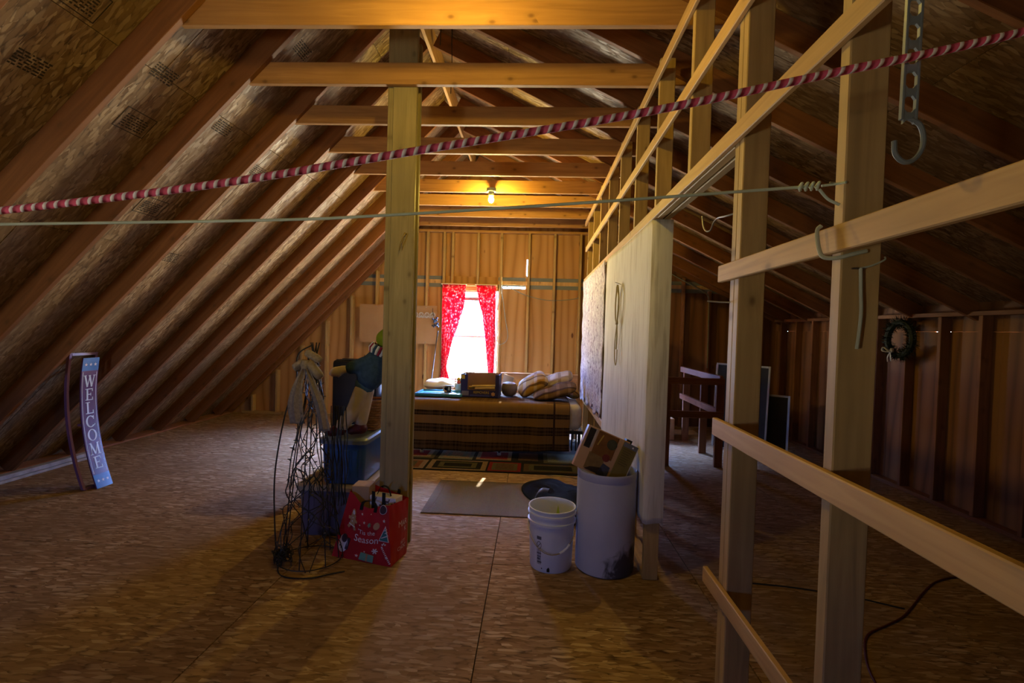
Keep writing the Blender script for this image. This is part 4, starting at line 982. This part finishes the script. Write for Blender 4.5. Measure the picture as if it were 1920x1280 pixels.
for k, (x0, x1, z, c) in enumerate(((-.14, .17, .108, M_YEL), (-.10, .19, .122, M_ENV), (-.06, .18, .096, M_ENV))):
    a, b = CM @ V((x0, -.08-.02*k, z)), CM @ V((x1, -.075-.02*k, z+.012))
    o = MB().tube([a, a.lerp(b, .5), b], [.016, .019, .018], 10).build('paper_roll', plain('roll_%d' % k, ((.32, .21, .05), (.40, .29, .13), (.30, .2, .09))[k], .7), None, True, org=a); tag(o, ('yellowish thin paper roll lowest in the back of the navy carton', 'pale tan paper roll lying uppermost in the navy carton', 'brownish short paper roll in front inside the navy carton')[k], 'paper roll', 'paper rolls in the carton')
tp = root('tape_dispenser', (-1.06, 6.02, ZB+.02), 'black tape dispenser with tan roll standing on the blue lid', 'tape dispenser')
MB().lathe([(.022, -.012), (.042, -.012), (.042, .012), (.022, .012), (.022, -.012)], 20, (-1.085, 6.02, ZB+.066), Matrix.Rotation(math.pi/2, 3, 'X')).build('tape_roll', M_ENV, tp, True)
MB().rbox((-1.07, 6.0, ZB+.022), (-1.02, 6.04, ZB+.10), .006).build('grip', M_BLACK, tp); MB().box((-1.09, 6.005, ZB+.098), (-.985, 6.035, ZB+.106)).build('arm', M_BLACK, tp); MB().box((-1.10, 5.995, ZB+.021), (-1.0, 6.045, ZB+.027)).build('foot', M_BLACK, tp)
MB().box((-1.05, 5.998, ZB+.05), (-1.035, 5.9995, ZB+.09)).build('label', M_PAPER, tp)
jr = root('ornament_basket', (-.925, 6.24, ZB), 'round basket of small coloured ornaments behind the navy carton', 'basket')
MB().lathe([(0, 0), (.06, 0), (.085, .05), (.092, .11), (.088, .113), (.08, .05), (.055, .01), (0, .01)], 24, (-.925, 6.25, ZB)).build('bowl', M_WHITE, jr, True)
MB().tube(bez([(-1.012, 6.25, ZB+.11), (-.99, 6.25, ZB+.22), (-.925, 6.25, ZB+.265), (-.86, 6.25, ZB+.22), (-.838, 6.25, ZB+.11)], 6), .005, 6).build('handle', M_WICK, jr, True)
for k, (x, y, z, c) in enumerate(((-.955, 6.225, .125, (.45, .05, .03)), (-.915, 6.24, .135, (.08, .3, .08)), (-.94, 6.27, .15, (.6, .6, .6)), (-.89, 6.22, .125, (.03, .03, .04)), (-.965, 6.255, .165, (.5, .35, .05)))):
    tag(MB().lathe([(0, -.026), (.018, -.02), (.026, 0), (.018, .02), (.005, .027), (.005, .034), (0, .034)], 14, (x, y, ZB+z)).build('bauble', plain('bauble_%d' % k, c, .25, .6), None, True, org=(x, y, ZB+z)), '%s round bauble in the basket behind the carton' % ('red', 'green', 'white', 'black', 'gold')[k], 'ornament')
tag(pillow_mb((-1.24, 6.42, ZB+.075), (.42, .28, .13), (.15, 0, .1)).build('pillow', plain('white_linen', (.72, .70, .66), .9, .1, .04), None, True, org=(-1.16, 6.4, ZB)), 'plain white pillow lying behind the blue lid', 'pillow')
tag(MB().lathe([(0, 0), (.05, 0), (.085, .03), (.10, .08), (.098, .12), (.085, .155), (.05, .172), (0, .178)], 28, (-.29, 6.05, ZB)).build('hat_box', plain('grey_felt', (.13, .10, .085), .7, .2, .15), None, True, org=(-.29, 6.05, ZB)), 'rounded grey-brown felt dome beside the navy carton', 'hat')
sheetbox('white_sheet', (-.33, 6.24, ZB+.13), (.14, .01, .25), (.35, .3, -.2), M_PAPER, 'white card standing on the bed between carton and pillows', 'card')
# plaid pillows
def plaid(name, a, b, d):
    t = NT(name, .95, .05); p = t.coord(scale=(1, 1, 1)); sp = t.n('SeparateXYZ'); t.l(p, sp.inputs[0])
    s1 = t.math('SINE', t.math('MULTIPLY', sp.outputs[0], 46)); s2 = t.math('SINE', t.math('MULTIPLY', sp.outputs[1], 40))
    c = t.mix(t.ramp(s1, [(.55, (0,)*3), (.75, (.85,)*3)]), a, b); c = t.mix(t.ramp(s2, [(.75, (0,)*3), (.9, (.8,)*3)]), c, d)
    t.col(c); t.bump(t.noise(p, 60, 2), .4, .004); return t.m
MP1 = plaid('plaid_gold', (.22, .12, .025), (.26, .19, .12), (.03, .012, .006)); MP2 = plaid('plaid_brown', (.09, .05, .02), (.15, .09, .045), (.02, .01, .006)); MP3 = plaid('stripe_cream', (.30, .25, .21), (.17, .12, .085), (.2, .15, .12))
for c, d, ro, m, lb in (((.00, 6.10, ZB+.14), (.40, .34, .12), (.35, -.52, .15), MP1, 'gold plaid pillow leaning beside the grey felt dome'),
                        ((.00, 6.42, ZB+.15), (.38, .30, .09), (.5, -.5, .1), MP3, 'pale striped pillow behind the gold plaid pillow'),
                        ((.31, 6.36, ZB+.19), (.44, .32, .12), (.3, -.35, -.1), MP3, 'cream striped pillow at the top of the pillow heap'),
                        ((.27, 5.88, ZB+.10), (.54, .34, .11), (.25, -.27, -.05), MP2, 'dark brown plaid pillow at the front of the pillow heap'),
                        ((.45, 6.16, ZB+.075), (.30, .34, .12), (.1, .35, .1), MP1, 'gold plaid pillow slumped at the partition end of the bed')):
    tag(pillow_mb(c, d, ro).build('pillow', m, None, True, org=c), lb, 'pillow')

# ------------------------------------------------------------------ far wall things
hp = root('hardboard_panel', (-2.19, 7.69, 1.22), 'large tan hardboard sheet nailed to the far wall studs', 'panel')
t = NT('hardboard', .6, .3); nz = t.noise(t.coord(), 3, 5); t.col(t.ramp(nz, [(.3, (.36, .21, .10)), (.7, (.43, .26, .13))])); M_HB = t.m
MB().box((-2.815, 7.690, 1.225), (-1.565, 7.696, 1.838)).build('sheet', M_HB, hp)
for x in (-2.55, -1.74):
    for z in (1.25, 1.81): MB().lathe([(0, 0), (.008, .001), (.006, .006), (0, .007)], 10, (x, 7.690, z), Matrix.Rotation(math.pi/2, 3, 'X')).build('nail_head', M_NAIL, hp)
gl = root('rosette_garland', (-1.8, 7.68, 1.65), 'silver openwork rosette garland pinned across the hardboard', 'garland')
M_SILV = plain('silver', (.62, .60, .58), .3, .5, .08, metal=.5)
for k in range(6):
    x = -2.09+.0925*k; MB().tube([(x+.036*math.cos(2*math.pi*i/20), 7.682, 1.692+.036*math.sin(2*math.pi*i/20)) for i in range(20)], .006, 6, closed=True).build('ring', M_SILV, gl, True)
    MB().tube([(x+.018*math.cos(2*math.pi*i/14), 7.680, 1.700+.018*math.sin(2*math.pi*i/14)) for i in range(14)], .005, 6, closed=True).build('ring', M_SILV, gl, True)
for zz in (1.650, 1.665): MB().tube([(-2.13+.02*i, 7.680, zz+.006*math.sin(i*2.1)) for i in range(27)], .006, 5).build('chain', M_SILV, gl, True)
bh = root('berry_bunch', (-1.58, 7.66, 1.5), 'bunch of dark blue berries hanging over the hardboard edge', 'ornament')
M_BERRY = plain('berry_blue', (.03, .06, .13), .25, .6, .4, 30); rs = random.Random(5)
for k in range(26):
    a = rs.uniform(0, 6.28); q = rs.uniform(.0, .058); z = rs.uniform(1.505, 1.655)
    MB().lathe([(0, -.016), (.011, -.012), (.016, 0), (.011, .012), (0, .016)], 10, (-1.585+q*math.cos(a), 7.655+.03*math.sin(a), z)).build('berry', M_BERRY, bh, True)
MB().tube([(-1.63, 7.685, 1.80), (-1.628, 7.67, 1.75), (-1.60, 7.66, 1.66)], .004, 6).build('stem', M_WIRE, bh)
tag(MB().tube([(-1.60, 7.25, .02), (-1.555, 7.52, 1.0), (-1.535, 7.68, 1.44)], .009, 8).build('long_stick', plain('dark_stick', (.06, .055, .05), .5), None, True, org=(-1.52, 7.25, 0)), 'thin dark stick leaning on the wall beside the left red curtain', 'stick')
# curtains
t = NT('red_floral', .9, .05); p = t.coord(); vo = t.n('TexVoronoi'); t.l(p, vo.inputs['Vector']); vo.inputs['Scale'].default_value = 26; nz = t.noise(p, 34, 3, 2)
fac = t.math('MULTIPLY', t.ramp(vo.outputs['Distance'], [(.30, (1,)*3), (.55, (0,)*3)]), t.ramp(nz, [(.46, (0,)*3), (.56, (1,)*3)]))
c = t.mix(fac, (.55, .02, .055), (.80, .55, .55)); d = t.n('BsdfDiffuse'); tl = t.n('BsdfTranslucent'); mx = t.n('MixShader'); mx.inputs[0].default_value = .5
t.l(c, d.inputs[0]); t.l(c, tl.inputs[0]); t.l(d.outputs[0], mx.inputs[1]); t.l(tl.outputs[0], mx.inputs[2]); t.l(mx.outputs[0], t.t.nodes['Material Output'].inputs[0]); M_CURT = t.m
def curtain(zs, xl, xr, label, ph):
    def lerp(arr, z):
        for i in range(len(zs)-1):
            if zs[i] >= z >= zs[i+1]: k = (zs[i]-z)/(zs[i]-zs[i+1]); return arr[i]+(arr[i+1]-arr[i])*k
        return arr[-1]
    def fn(u, v):
        z = zs[0]+(zs[-1]-zs[0])*v; a, b = lerp(xl, z), lerp(xr, z)
        amp = min(.026, .008/max(.05, (b-a))*.55); return V((a+(b-a)*u, 7.662+amp*math.sin(u*math.pi*9+ph+z*1.5), z))
    r = root('curtain', ((xl[0]+xr[0])/2, 7.66, zs[-1]), label, 'curtain')
    MB().grid(fn, 60, 60).build('cloth', M_CURT, r, True, solid=.002)
    MB().tube([(xl[0]-.02, 7.66, zs[0]+.004), (xr[0]+.02, 7.66, zs[0]+.004)], .006, 8).build('rod', M_WHITE, r, True)
curtain([2.185, 1.95, 1.82, 1.5, 1.28, .86, .74, .61], [-1.478, -1.475, -1.475, -1.475, -1.475, -1.478, -1.49, -1.51], [-1.105, -1.11, -1.13, -1.22, -1.295, -1.385, -1.34, -1.32], 'red floral curtain gathered on the hardboard side of the window', 0)
curtain([2.185, 1.95, 1.72, 1.29, .86, .80, .70], [-.935, -.90, -.83, -.772, -.725, -.72, -.73], [-.630, -.625, -.622, -.618, -.622, -.63, -.60], 'red floral curtain gathered on the cable side of the window', 1)
cbx = root('wall_cable', (-.54, 7.68, 2.19), 'grey cable looping along the far wall from the window stud', 'cable')
M_CABLE = plain('grey_cable', (.20, .21, .16), .5)
MB().tube(bez([(-.545, 7.685, 2.20), (-.388, 7.685, 2.15), (-.157, 7.685, 2.046), (.14, 7.685, 1.978), (.393, 7.685, 1.976), (.643, 7.685, 2.008), (.672, 7.66, 2.03)], 6), .006, 6).build('cable_run', M_CABLE, cbx, True)
MB().tube(bez([(-.545, 7.68, 2.19), (-.457, 7.665, 1.641), (-.416, 7.66, 1.388), (-.472, 7.66, 1.277), (-.59, 7.66, 1.298), (-.60, 7.66, 1.72), (-.555, 7.68, 2.18)], 6), .005, 6).build('cable_loop', M_CABLE, cbx, True)
cb2 = root('roof_cable', (2.7, 7.68, 1.0), 'grey cable bending down a far gable stud beyond the partition', 'cable')
MB().tube(bez([(1.6, 7.64, 2.70), (2.105, 7.66, 2.43), (2.373, 7.66, 2.29), (2.60, 7.67, 2.175), (2.69, 7.68, 2.094), (2.706, 7.683, 1.895), (2.716, 7.683, .98)], 6), .008, 6).build('cable_run', M_CABLE, cb2, True)

# ------------------------------------------------------------------ drapes on the partition
t = NT('canvas', .9, .1); p = t.coord(scale=(1, 1, 1)); mp = t.n('Mapping'); t.l(p, mp.inputs['Vector']); mp.inputs['Scale'].default_value = (45, 45, 3); nz = t.noise(mp.outputs[0], 1, 4); n2 = t.noise(p, 2.5, 5)
c = t.ramp(nz, [(.35, (.52, .48, .40)), (.5, (.68, .65, .57))]); c = t.mix(t.ramp(n2, [(.45, (0,)*3), (.7, (.55,)*3)]), c, (.76, .73, .63)); t.col(c); t.bump(nz, .35, .006); M_CANV = t.m
dp = root('canvas_drape', (.67, 3.7, .35), 'cream canvas sheet wrapped around the doorway end of the partition', 'drape')
path = [(.806, 2.9545), (.806, 2.9250), (.80, 2.916), (.74, 2.912), (.70, 2.913), (.690, 2.93), (.688, 3.0), (.688, 3.4), (.684, 3.9), (.668, 4.3), (.668, 4.58)]
ppts = bez([(x, y, 0) for x, y in path], 5); pl_ = [0]
for i in range(1, len(ppts)): pl_.append(pl_[-1]+(ppts[i]-ppts[i-1]).length)
def dfn(u, v):
    L = u*pl_[-1]; i = 0
    while i < len(pl_)-2 and pl_[i+1] < L: i += 1
    p = ppts[i].lerp(ppts[i+1], (L-pl_[i])/max(1e-9, pl_[i+1]-pl_[i]))
    zb = .345+.05*u*2+.02*noise.noise(V((p.y*8, p.x*8, 0))); z = 2.168+(zb-2.168)*v
    k = .006*noise.noise(V((p.y*3, z*1.2, 1)))+.004*math.sin(p.y*16+z)*v
    on = 1 if p.x < .695 else 0
    return V((p.x-(.004+abs(k))*on, p.y-(0 if on else abs(k)*.6*(p.x < .8)), z))
MB().grid(dfn, 90, 50).build('sheet', M_CANV, dp, True, solid=.003)
t = NT('quilt_lace', .9, .1); p = t.coord(); mp = t.n('Mapping'); t.l(p, mp.inputs['Vector']); mp.inputs['Scale'].default_value = (1, 1, .55)
w1 = t.noise(mp.outputs[0], 30, 4, 1.5); n2 = t.noise(p, 5, 3)
c = t.ramp(w1, [(.36, (.16, .10, .14)), (.46, (.50, .45, .48)), (.6, (.66, .63, .62))]); c = t.mix(t.ramp(n2, [(.45, (0,)*3), (.65, (.4,)*3)]), c, (.42, .34, .40)); t.col(c); t.bump(w1, .6, .01); M_QUILT = t.m
qd = root('quilt_drape', (.67, 5.7, .65), 'pale mottled quilt hanging on the partition beyond the canvas sheet', 'drape')
def qfn(u, v):
    y = 4.60+2.09*u; zb = .70-.10*u+.05*noise.noise(V((y*5, 3, 0)))+.03*math.sin(y*17); z = 2.168+(zb-2.168)*v
    return V((.662-.010*abs(noise.noise(V((y*4, z*3, 2))))-.006*math.sin(y*26)*(.4+v)-.008*abs(math.sin(z*11)), y, z))
MB().grid(qfn, 90, 60).build('sheet', M_QUILT, qd, True, solid=.006)
rc = root('rope_coil', (.655, 3.87, 1.25), 'coil of tan rope hung on a nail on the canvas sheet', 'rope')
M_ROPE = plain('tan_rope', (.34, .27, .12), .8)
mb = MB(); X0 = .652
mb.tube(bez([(X0, 3.88, 1.87), (X0, 3.96, 1.75), (X0, 3.95, 1.62), (X0, 3.88, 1.56), (X0, 3.84, 1.65), (X0, 3.82, 1.78), (X0, 3.87, 1.865)], 6), .005, 6)
mb.tube(bez([(X0-.006, 3.87, 1.868), (X0-.006, 3.80, 1.78), (X0-.006, 3.79, 1.66), (X0-.006, 3.86, 1.56), (X0-.006, 3.93, 1.70), (X0-.006, 3.89, 1.86)], 6), .005, 6)
mb.tube(bez([(X0, 3.865, 1.56), (X0, 3.85, 1.44), (X0, 3.87, 1.36)], 6), .005, 6)
mb.tube(bez([(X0, 3.87, 1.56), (X0, 3.93, 1.42), (X0, 3.93, 1.30), (X0, 3.88, 1.235), (X0, 3.83, 1.27), (X0, 3.82, 1.36)], 6), .004, 6)
mb.build('rope_loop', M_ROPE, rc, True)
MB().tube([(X0-.012, 3.86, 1.57), (X0+.006, 3.86, 1.57)], .016, 8).build('rope_knot', M_ROPE, rc, True)
for y, z in ((3.86, 1.875), (3.80, 1.865)): MB().tube([(.664, y, z), (.625, y-.01, z+.012)], .0025, 6).build('nail', M_NAIL, rc)

# ------------------------------------------------------------------ cords and hooks near the viewer
t = NT('candy_rope', .7, .2); uv = t.n('UVMap'); sp = t.n('SeparateXYZ'); t.l(uv.outputs[0], sp.inputs[0])
w = t.math('SINE', t.math('ADD', t.math('MULTIPLY', sp.outputs[0], 2*math.pi/.0215), t.math('MULTIPLY', sp.outputs[1], 2*math.pi)))
t.col(t.ramp(w, [(.40, (.62, .09, .16)), (.58, (.85, .78, .78))])); t.bump(w, .6, .004); M_CANDY = t.m
rp = [(-3.42, .85, 1.50), (-2.6, .85, 1.535), (-1.7, .85, 1.60), (-.986, .85, 1.681), (-.564, .85, 1.738), (-.217, .85, 1.799), (.171, .85, 1.868), (.488, .85, 1.937), (.794, .85, 2.006), (1.5, .85, 2.19), (2.2, .85, 2.40)]
tag(MB().tube(bez(rp, 14), .0068, 10).build('candy_rope', M_CANDY, None, True, org=(-3.42, .85, 1.5)), 'red and white twisted rope stretched across the attic', 'rope')
cl = root('clothesline', (.69, 1.17, 1.84), 'thin grey-green clothesline tied to a partition stud', 'clothesline')
M_LINE = plain('line_green', (.52, .60, .48), .7)
MB().tube(bez([(-3.27, 1.17, 1.66), (-2.4, 1.17, 1.685), (-1.357, 1.17, 1.719), (-.666, 1.17, 1.742), (-.374, 1.17, 1.759), (.116, 1.17, 1.798), (.62, 1.17, 1.843)], 10), .0036, 6).build('line', M_LINE, cl, True)
mb = MB()
for k in range(4): x = .612+.013*k; mb.tube([(x+.004*math.sin(i*.9), 1.17+.008*math.cos(i*2*math.pi/9), 1.843+.001*k+.008*math.sin(i*2*math.pi/9)) for i in range(9)], .0036, 6, closed=True)
mb.build('knot', M_LINE, cl, True)
MB().tube(bez([(.66, 1.17, 1.846), (.688, 1.165, 1.849), (.697, 1.14, 1.846)], 5), .003, 6).build('loop', M_LINE, cl, True); MB().tube(bez([(.655, 1.17, 1.838), (.675, 1.168, 1.815), (.697, 1.16, 1.800)], 5), .0034, 6).build('loop', M_LINE, cl, True)
MB().tube([(.704, 1.168, 1.85), (.676, 1.166, 1.853)], .002, 6).build('nail', M_NAIL, cl)
# hanging strap hook
hk = root('strap_hook', (.64, .87, 1.80), 'grey perforated plastic strap with a hook hanging from the header rail', 'hook')
M_HOOK = plain('grey_plastic', (.16, .19, .21), .4, .4, .06)
HM = Matrix.Translation((.629, .868, 1.868)) @ Matrix.Rotation(math.radians(.5), 4, 'Y') @ Matrix.Translation((0, 0, -1.868))
for s_ in (-1, 1): MB().rbox((s_*.0115-.0022, -.004, 1.868), (s_*.0115+.0022, .004, 2.165), .001, Matrix.Translation((0, 0, 0)) @ HM).build('side_strip', M_HOOK, hk)
for k in range(8):
    z = 1.868+.0405*k
    mb = MB(); mb.box((-.0095, -.0025, z), (.0095, .0025, z+.012), HM)
    for s_ in (-1, 1):
        mb.prism([(-.0095*s_, .012), (-.004*s_, .012), (-.0095*s_, .019)], lambda u, v, w: HM @ V((u, -.0025+w, z+v)), .005)
        mb.prism([(-.0095*s_, 0), (-.004*s_, 0), (-.0095*s_, -.007)], lambda u, v, w: HM @ V((u, -.0025+w, z+v)), .005)
    mb.build('web', M_HOOK, hk)
MB().tube(bez([HM @ V((.004, 0, 1.870)), HM @ V((.020, 0, 1.860)), HM @ V((.027, 0, 1.840)), HM @ V((.025, 0, 1.818)), HM @ V((.012, 0, 1.800)), HM @ V((-.004, 0, 1.797)), HM @ V((-.018, 0, 1.810)), HM @ V((-.021, 0, 1.832))], 6), .0042, 8).build('hook', M_HOOK, hk, True)
MB().tube(bez([HM @ V((0, 0, 2.16)), HM @ V((0, 0, 2.22)), V((.672, .868, 2.242)), V((.688, .868, 2.236))], 6), .003, 6).build('hanger_wire', M_NAIL, hk, True)
# bits on the studs
ch = root('wire_hook', (.70, 1.80, 1.95), 'bent wire coat hook screwed into the doubled doorway stud', 'hook')
MB().tube(bez([(.712, 1.786, 1.932), (.70, 1.85, 1.936), (.698, 1.92, 1.945), (.696, 1.96, 1.935), (.694, 1.985, 1.912), (.69, 2.02, 1.915), (.688, 2.05, 1.94), (.685, 2.06, 1.985)], 6), .0035, 6).build('wire', M_NAIL, ch, True)
tag(MB().tube([(.708, 1.77, 1.61), (.675, 1.80, 1.612), (.64, 1.835, 1.617)], .003, 6).build('long_nail', M_NAIL, None, True, org=(.70, 1.78, 1.61)), 'long nail driven into the doubled doorway stud below the wire hook', 'nail')
lp = root('tied_cord', (.70, 1.15, 1.70), 'pale cord looped over the upper rail and tied to a stud', 'cord')
M_CORD = plain('pale_cord', (.42, .44, .34), .7)
MB().tube(bez([(.672, 1.185, 1.757), (.664, 1.187, 1.745), (.664, 1.178, 1.705), (.668, 1.165, 1.680), (.69, 1.150, 1.676), (.72, 1.142, 1.684), (.75, 1.142, 1.692)], 6), .0048, 8).build('loop', M_CORD, lp, True)
MB().tube(bez([(.735, 1.140, 1.652), (.76, 1.140, 1.658), (.79, 1.142, 1.672), (.797, 1.15, 1.68)], 5), .0022, 6).build('string', M_CORD, lp, True)
MB().tube([(.718, 1.140, 1.651), (.745, 1.139, 1.652)], .002, 6).build('nail', M_NAIL, lp)
MB().tube(bez([(.737, 1.139, 1.652), (.739, 1.138, 1.60), (.741, 1.137, 1.55), (.738, 1.137, 1.50), (.735, 1.137, 1.468)], 6), .0038, 8).build('hanging_end', M_CORD, lp, True)
hc_ = root('hanging_wire', (-.86, 4.0, 3.3), 'thin dark wire hanging between the collar ties near the ridge', 'wire')
for x, y, z0, z1 in ((-.62, 2.95, 3.20, 3.62), (-.55, 2.95, 3.20, 3.55), (-.66, 3.55, 3.20, 3.65)): MB().tube([(x, y, z0), (x+.004, y, (z0+z1)/2), (x-.01, y, z1+.2)], .003, 5).build('wire_drop', M_WIRE, hc_)

# ------------------------------------------------------------------ beyond the partition
rlg = root('stair_railing', (2.0, 5.6, 0), 'brown lumber guard railing around the stair opening beyond the partition', 'railing')
for z in (.975, .60): board('rail', (.95, 5.5, z), (2.14, 5.5, z), .075, .038, (0, 0, 1), M_RAILW, rlg)
for z in (1.0, .62): board('rail', (2.12, 5.53, z), (2.12, 7.0, z), .075, .038, (0, 0, 1), M_RAILW, rlg)
for x, y in ((1.0, 5.54), (1.52, 5.54), (2.12, 5.56), (2.165, 6.2), (2.165, 6.9)): board('post', (x, y, 0), (x, y, .99 if y < 6 else 1.03), .089, .038, (1, 0, 0), M_RAILW, rlg)
M_ALU = plain('aluminium', (.45, .47, .48), .35, .5, metal=.7); M_MESH = plain('dark_screen', (.012, .012, .013), .6)
def screen(a, b, z1, lean, label):
    a, b = V((*a, 0)), V((*b, 0)); r = root('window_screen', tuple((a+b)/2), label, 'window screen')
    d = (b-a).normalized(); n = d.cross(V((0, 0, 1))); up = (V((0, 0, 1))-n*lean).normalized()
    o_ = lambda u, v: a+d*u+up*v
    L = (b-a).length
    for p, q in ((o_(.012, .012), o_(.012, z1)), (o_(L-.012, .012), o_(L-.012, z1)), (o_(.025, .012), o_(L-.025, .012)), (o_(.025, z1-.012), o_(L-.025, z1-.012))): board('frame_bar', p, q, .024, .012, n.cross(q-p), M_ALU, r, bev=.001)
    board('mesh', o_(L/2, .024), o_(L/2, z1-.024), L-.05, .003, d, M_MESH, r, bev=0)
screen((2.43, 6.60), (2.88, 6.05), 1.13, .05, 'tall dark window screen leaning in the low eave space')
screen((2.47, 6.72), (2.93, 6.16), 1.10, .05, 'second dark window screen behind the tall one')
screen((2.90, 6.15), (3.12, 6.0), .78, .06, 'short dark window screen beside the tall ones')
tag(board('pale_board', (2.02, 7.42, .012), (2.50, 7.42, .012), .32, .02, (0, 1, 0), plain('pale_pine_board', (.55, .47, .35), .6)), 'pale board lying on the floor by the far gable beyond the railing', 'board')
tag(MB().rbox((1.72, 6.9, .0), (2.02, 7.3, .30), .006).build('pale_carton', M_CARD, None, org=(1.87, 7.1, 0)), 'tan carton on the floor behind the stair railing', 'box')
wt = root('wreath', (3.62, 5.0, 1.34), 'dark evergreen wreath with a silver bow hung on the knee wall', 'wreath')
M_NEED = plain('needles', (.010, .016, .009), .7); rs = random.Random(9); mb = MB()
for k in range(900):
    a = rs.uniform(0, 6.283); b = rs.uniform(0, 6.283); R_ = .165; r_ = rs.uniform(.02, .045)
    c = V((3.645+r_*.7*math.cos(b), 5.0+(R_+r_*math.sin(b))*math.cos(a), 1.51+(R_+r_*math.sin(b))*math.sin(a)))
    d = V((math.cos(b)*.7, math.sin(b)*math.cos(a), math.sin(b)*math.sin(a))).normalized()+V((rs.uniform(-.6, .6), rs.uniform(-.6, .6), rs.uniform(-.6, .6))); d = d.normalized()*.05
    if (c+d).x > 3.69: d.x = -abs(d.x)
    n = d.cross(V((rs.uniform(-1, 1), 1, .3))).normalized()*.0035; mb.add([c-n, c+n, c+d], [(0, 1, 2)])
mb.build('needles', M_NEED, wt)['kind'] = 'stuff'
MB().tube([(3.645, 5.0+.165*math.cos(2*math.pi*i/32), 1.51+.165*math.sin(2*math.pi*i/32)) for i in range(32)], .03, 8, closed=True).build('ring', M_NEED, wt, True)
mb = MB(); a = V((3.60, 5.06, 1.375))
for dy, dz in ((.06, .03), (-.05, .02)): ribbon(mb, [a, a+V((-.02, dy, dz+.02)), a+V((-.02, dy*1.2, dz-.02)), a], .03, (1, 0, .2), 6)
ribbon(mb, [a, a+V((-.01, .02, -.05)), a+V((0, .03, -.10))], .025, (.3, 1, 0), 6); ribbon(mb, [a, a+V((-.01, -.02, -.05)), a+V((0, -.015, -.09))], .025, (.3, 1, 0), 6); mb.build('bow', M_SILV, wt, True, solid=.002)
tag(MB().tube(bez([(1.45, 1.80, .006), (1.525, 2.142, .006), (1.61, 2.33, .006), (1.72, 2.48, .006), (1.872, 2.572, .006), (2.02, 2.66, .006), (2.153, 2.769, .006), (2.36, 2.95, .006), (2.561, 3.097, .006), (2.80, 3.17, .006), (3.3, 3.2, .006)], 8), .0055, 6).build('extension_cord', plain('dark_red_cord', (.09, .012, .010), .5), None, True, org=(1.45, 1.8, 0)), 'dark red extension cord snaking over the floor beyond the partition', 'cord')
tag(MB().tube(bez([(1.35, 2.95, .005), (1.6, 2.92, .005), (1.9, 2.84, .005), (2.1, 2.75, .005)], 8), .004, 6).build('floor_wire', M_WIRE, None, True, org=(1.35, 2.95, 0)), 'thin black wire lying on the floor beyond the doorway', 'wire')
# printed grade stamps on the roof sheathing (flat ink)
M_STAMP = plain('stamp_ink', (.03, .02, .012), .8)
rs = random.Random(21)
def stamp(s, y, w=.16, h=.10, box=False):
    c = V((XA, y, ZA))+dL*s+nL*(RD-.0008); mb = MB()
    fn = lambda u, v, q: c+V((0, 1, 0))*u+dL*v-nL*q
    for k in range(6):
        v = -h/2+h*k/6; u = -w/2
        while u < w/2-.01:
            d = rs.uniform(.008, .03); mb.prism(quad(u, v, min(w/2, u+d), v+h*.085), fn, .0006); u += d+rs.uniform(.004, .012)
    if box:
        for pl in (quad(-w/2-.03, -h/2-.02, -w/2-.025, h/2+.03), quad(w/2+.025, -h/2-.02, w/2+.03, h/2+.03), quad(-w/2-.03, -h/2-.02, w/2+.03, -h/2-.015), quad(-w/2-.03, h/2+.025, w/2+.03, h/2+.03)): mb.prism(pl, fn, .0006)
    o = mb.build('grade_stamp', M_STAMP, ceil)
for s, y, bx in ((-1.55, 2.22, 1), (-1.95, 2.25, 0), (-1.25, 2.30, 0), (-1.62, 2.80, 0), (-1.98, 2.88, 1), (-1.70, 3.42, 0), (-2.5, 3.45, 1), (-1.85, 4.05, 0), (-2.9, 4.02, 0), (-.9, 3.45, 0), (-.85, 4.62, 0)): stamp(s, y, box=bool(bx))
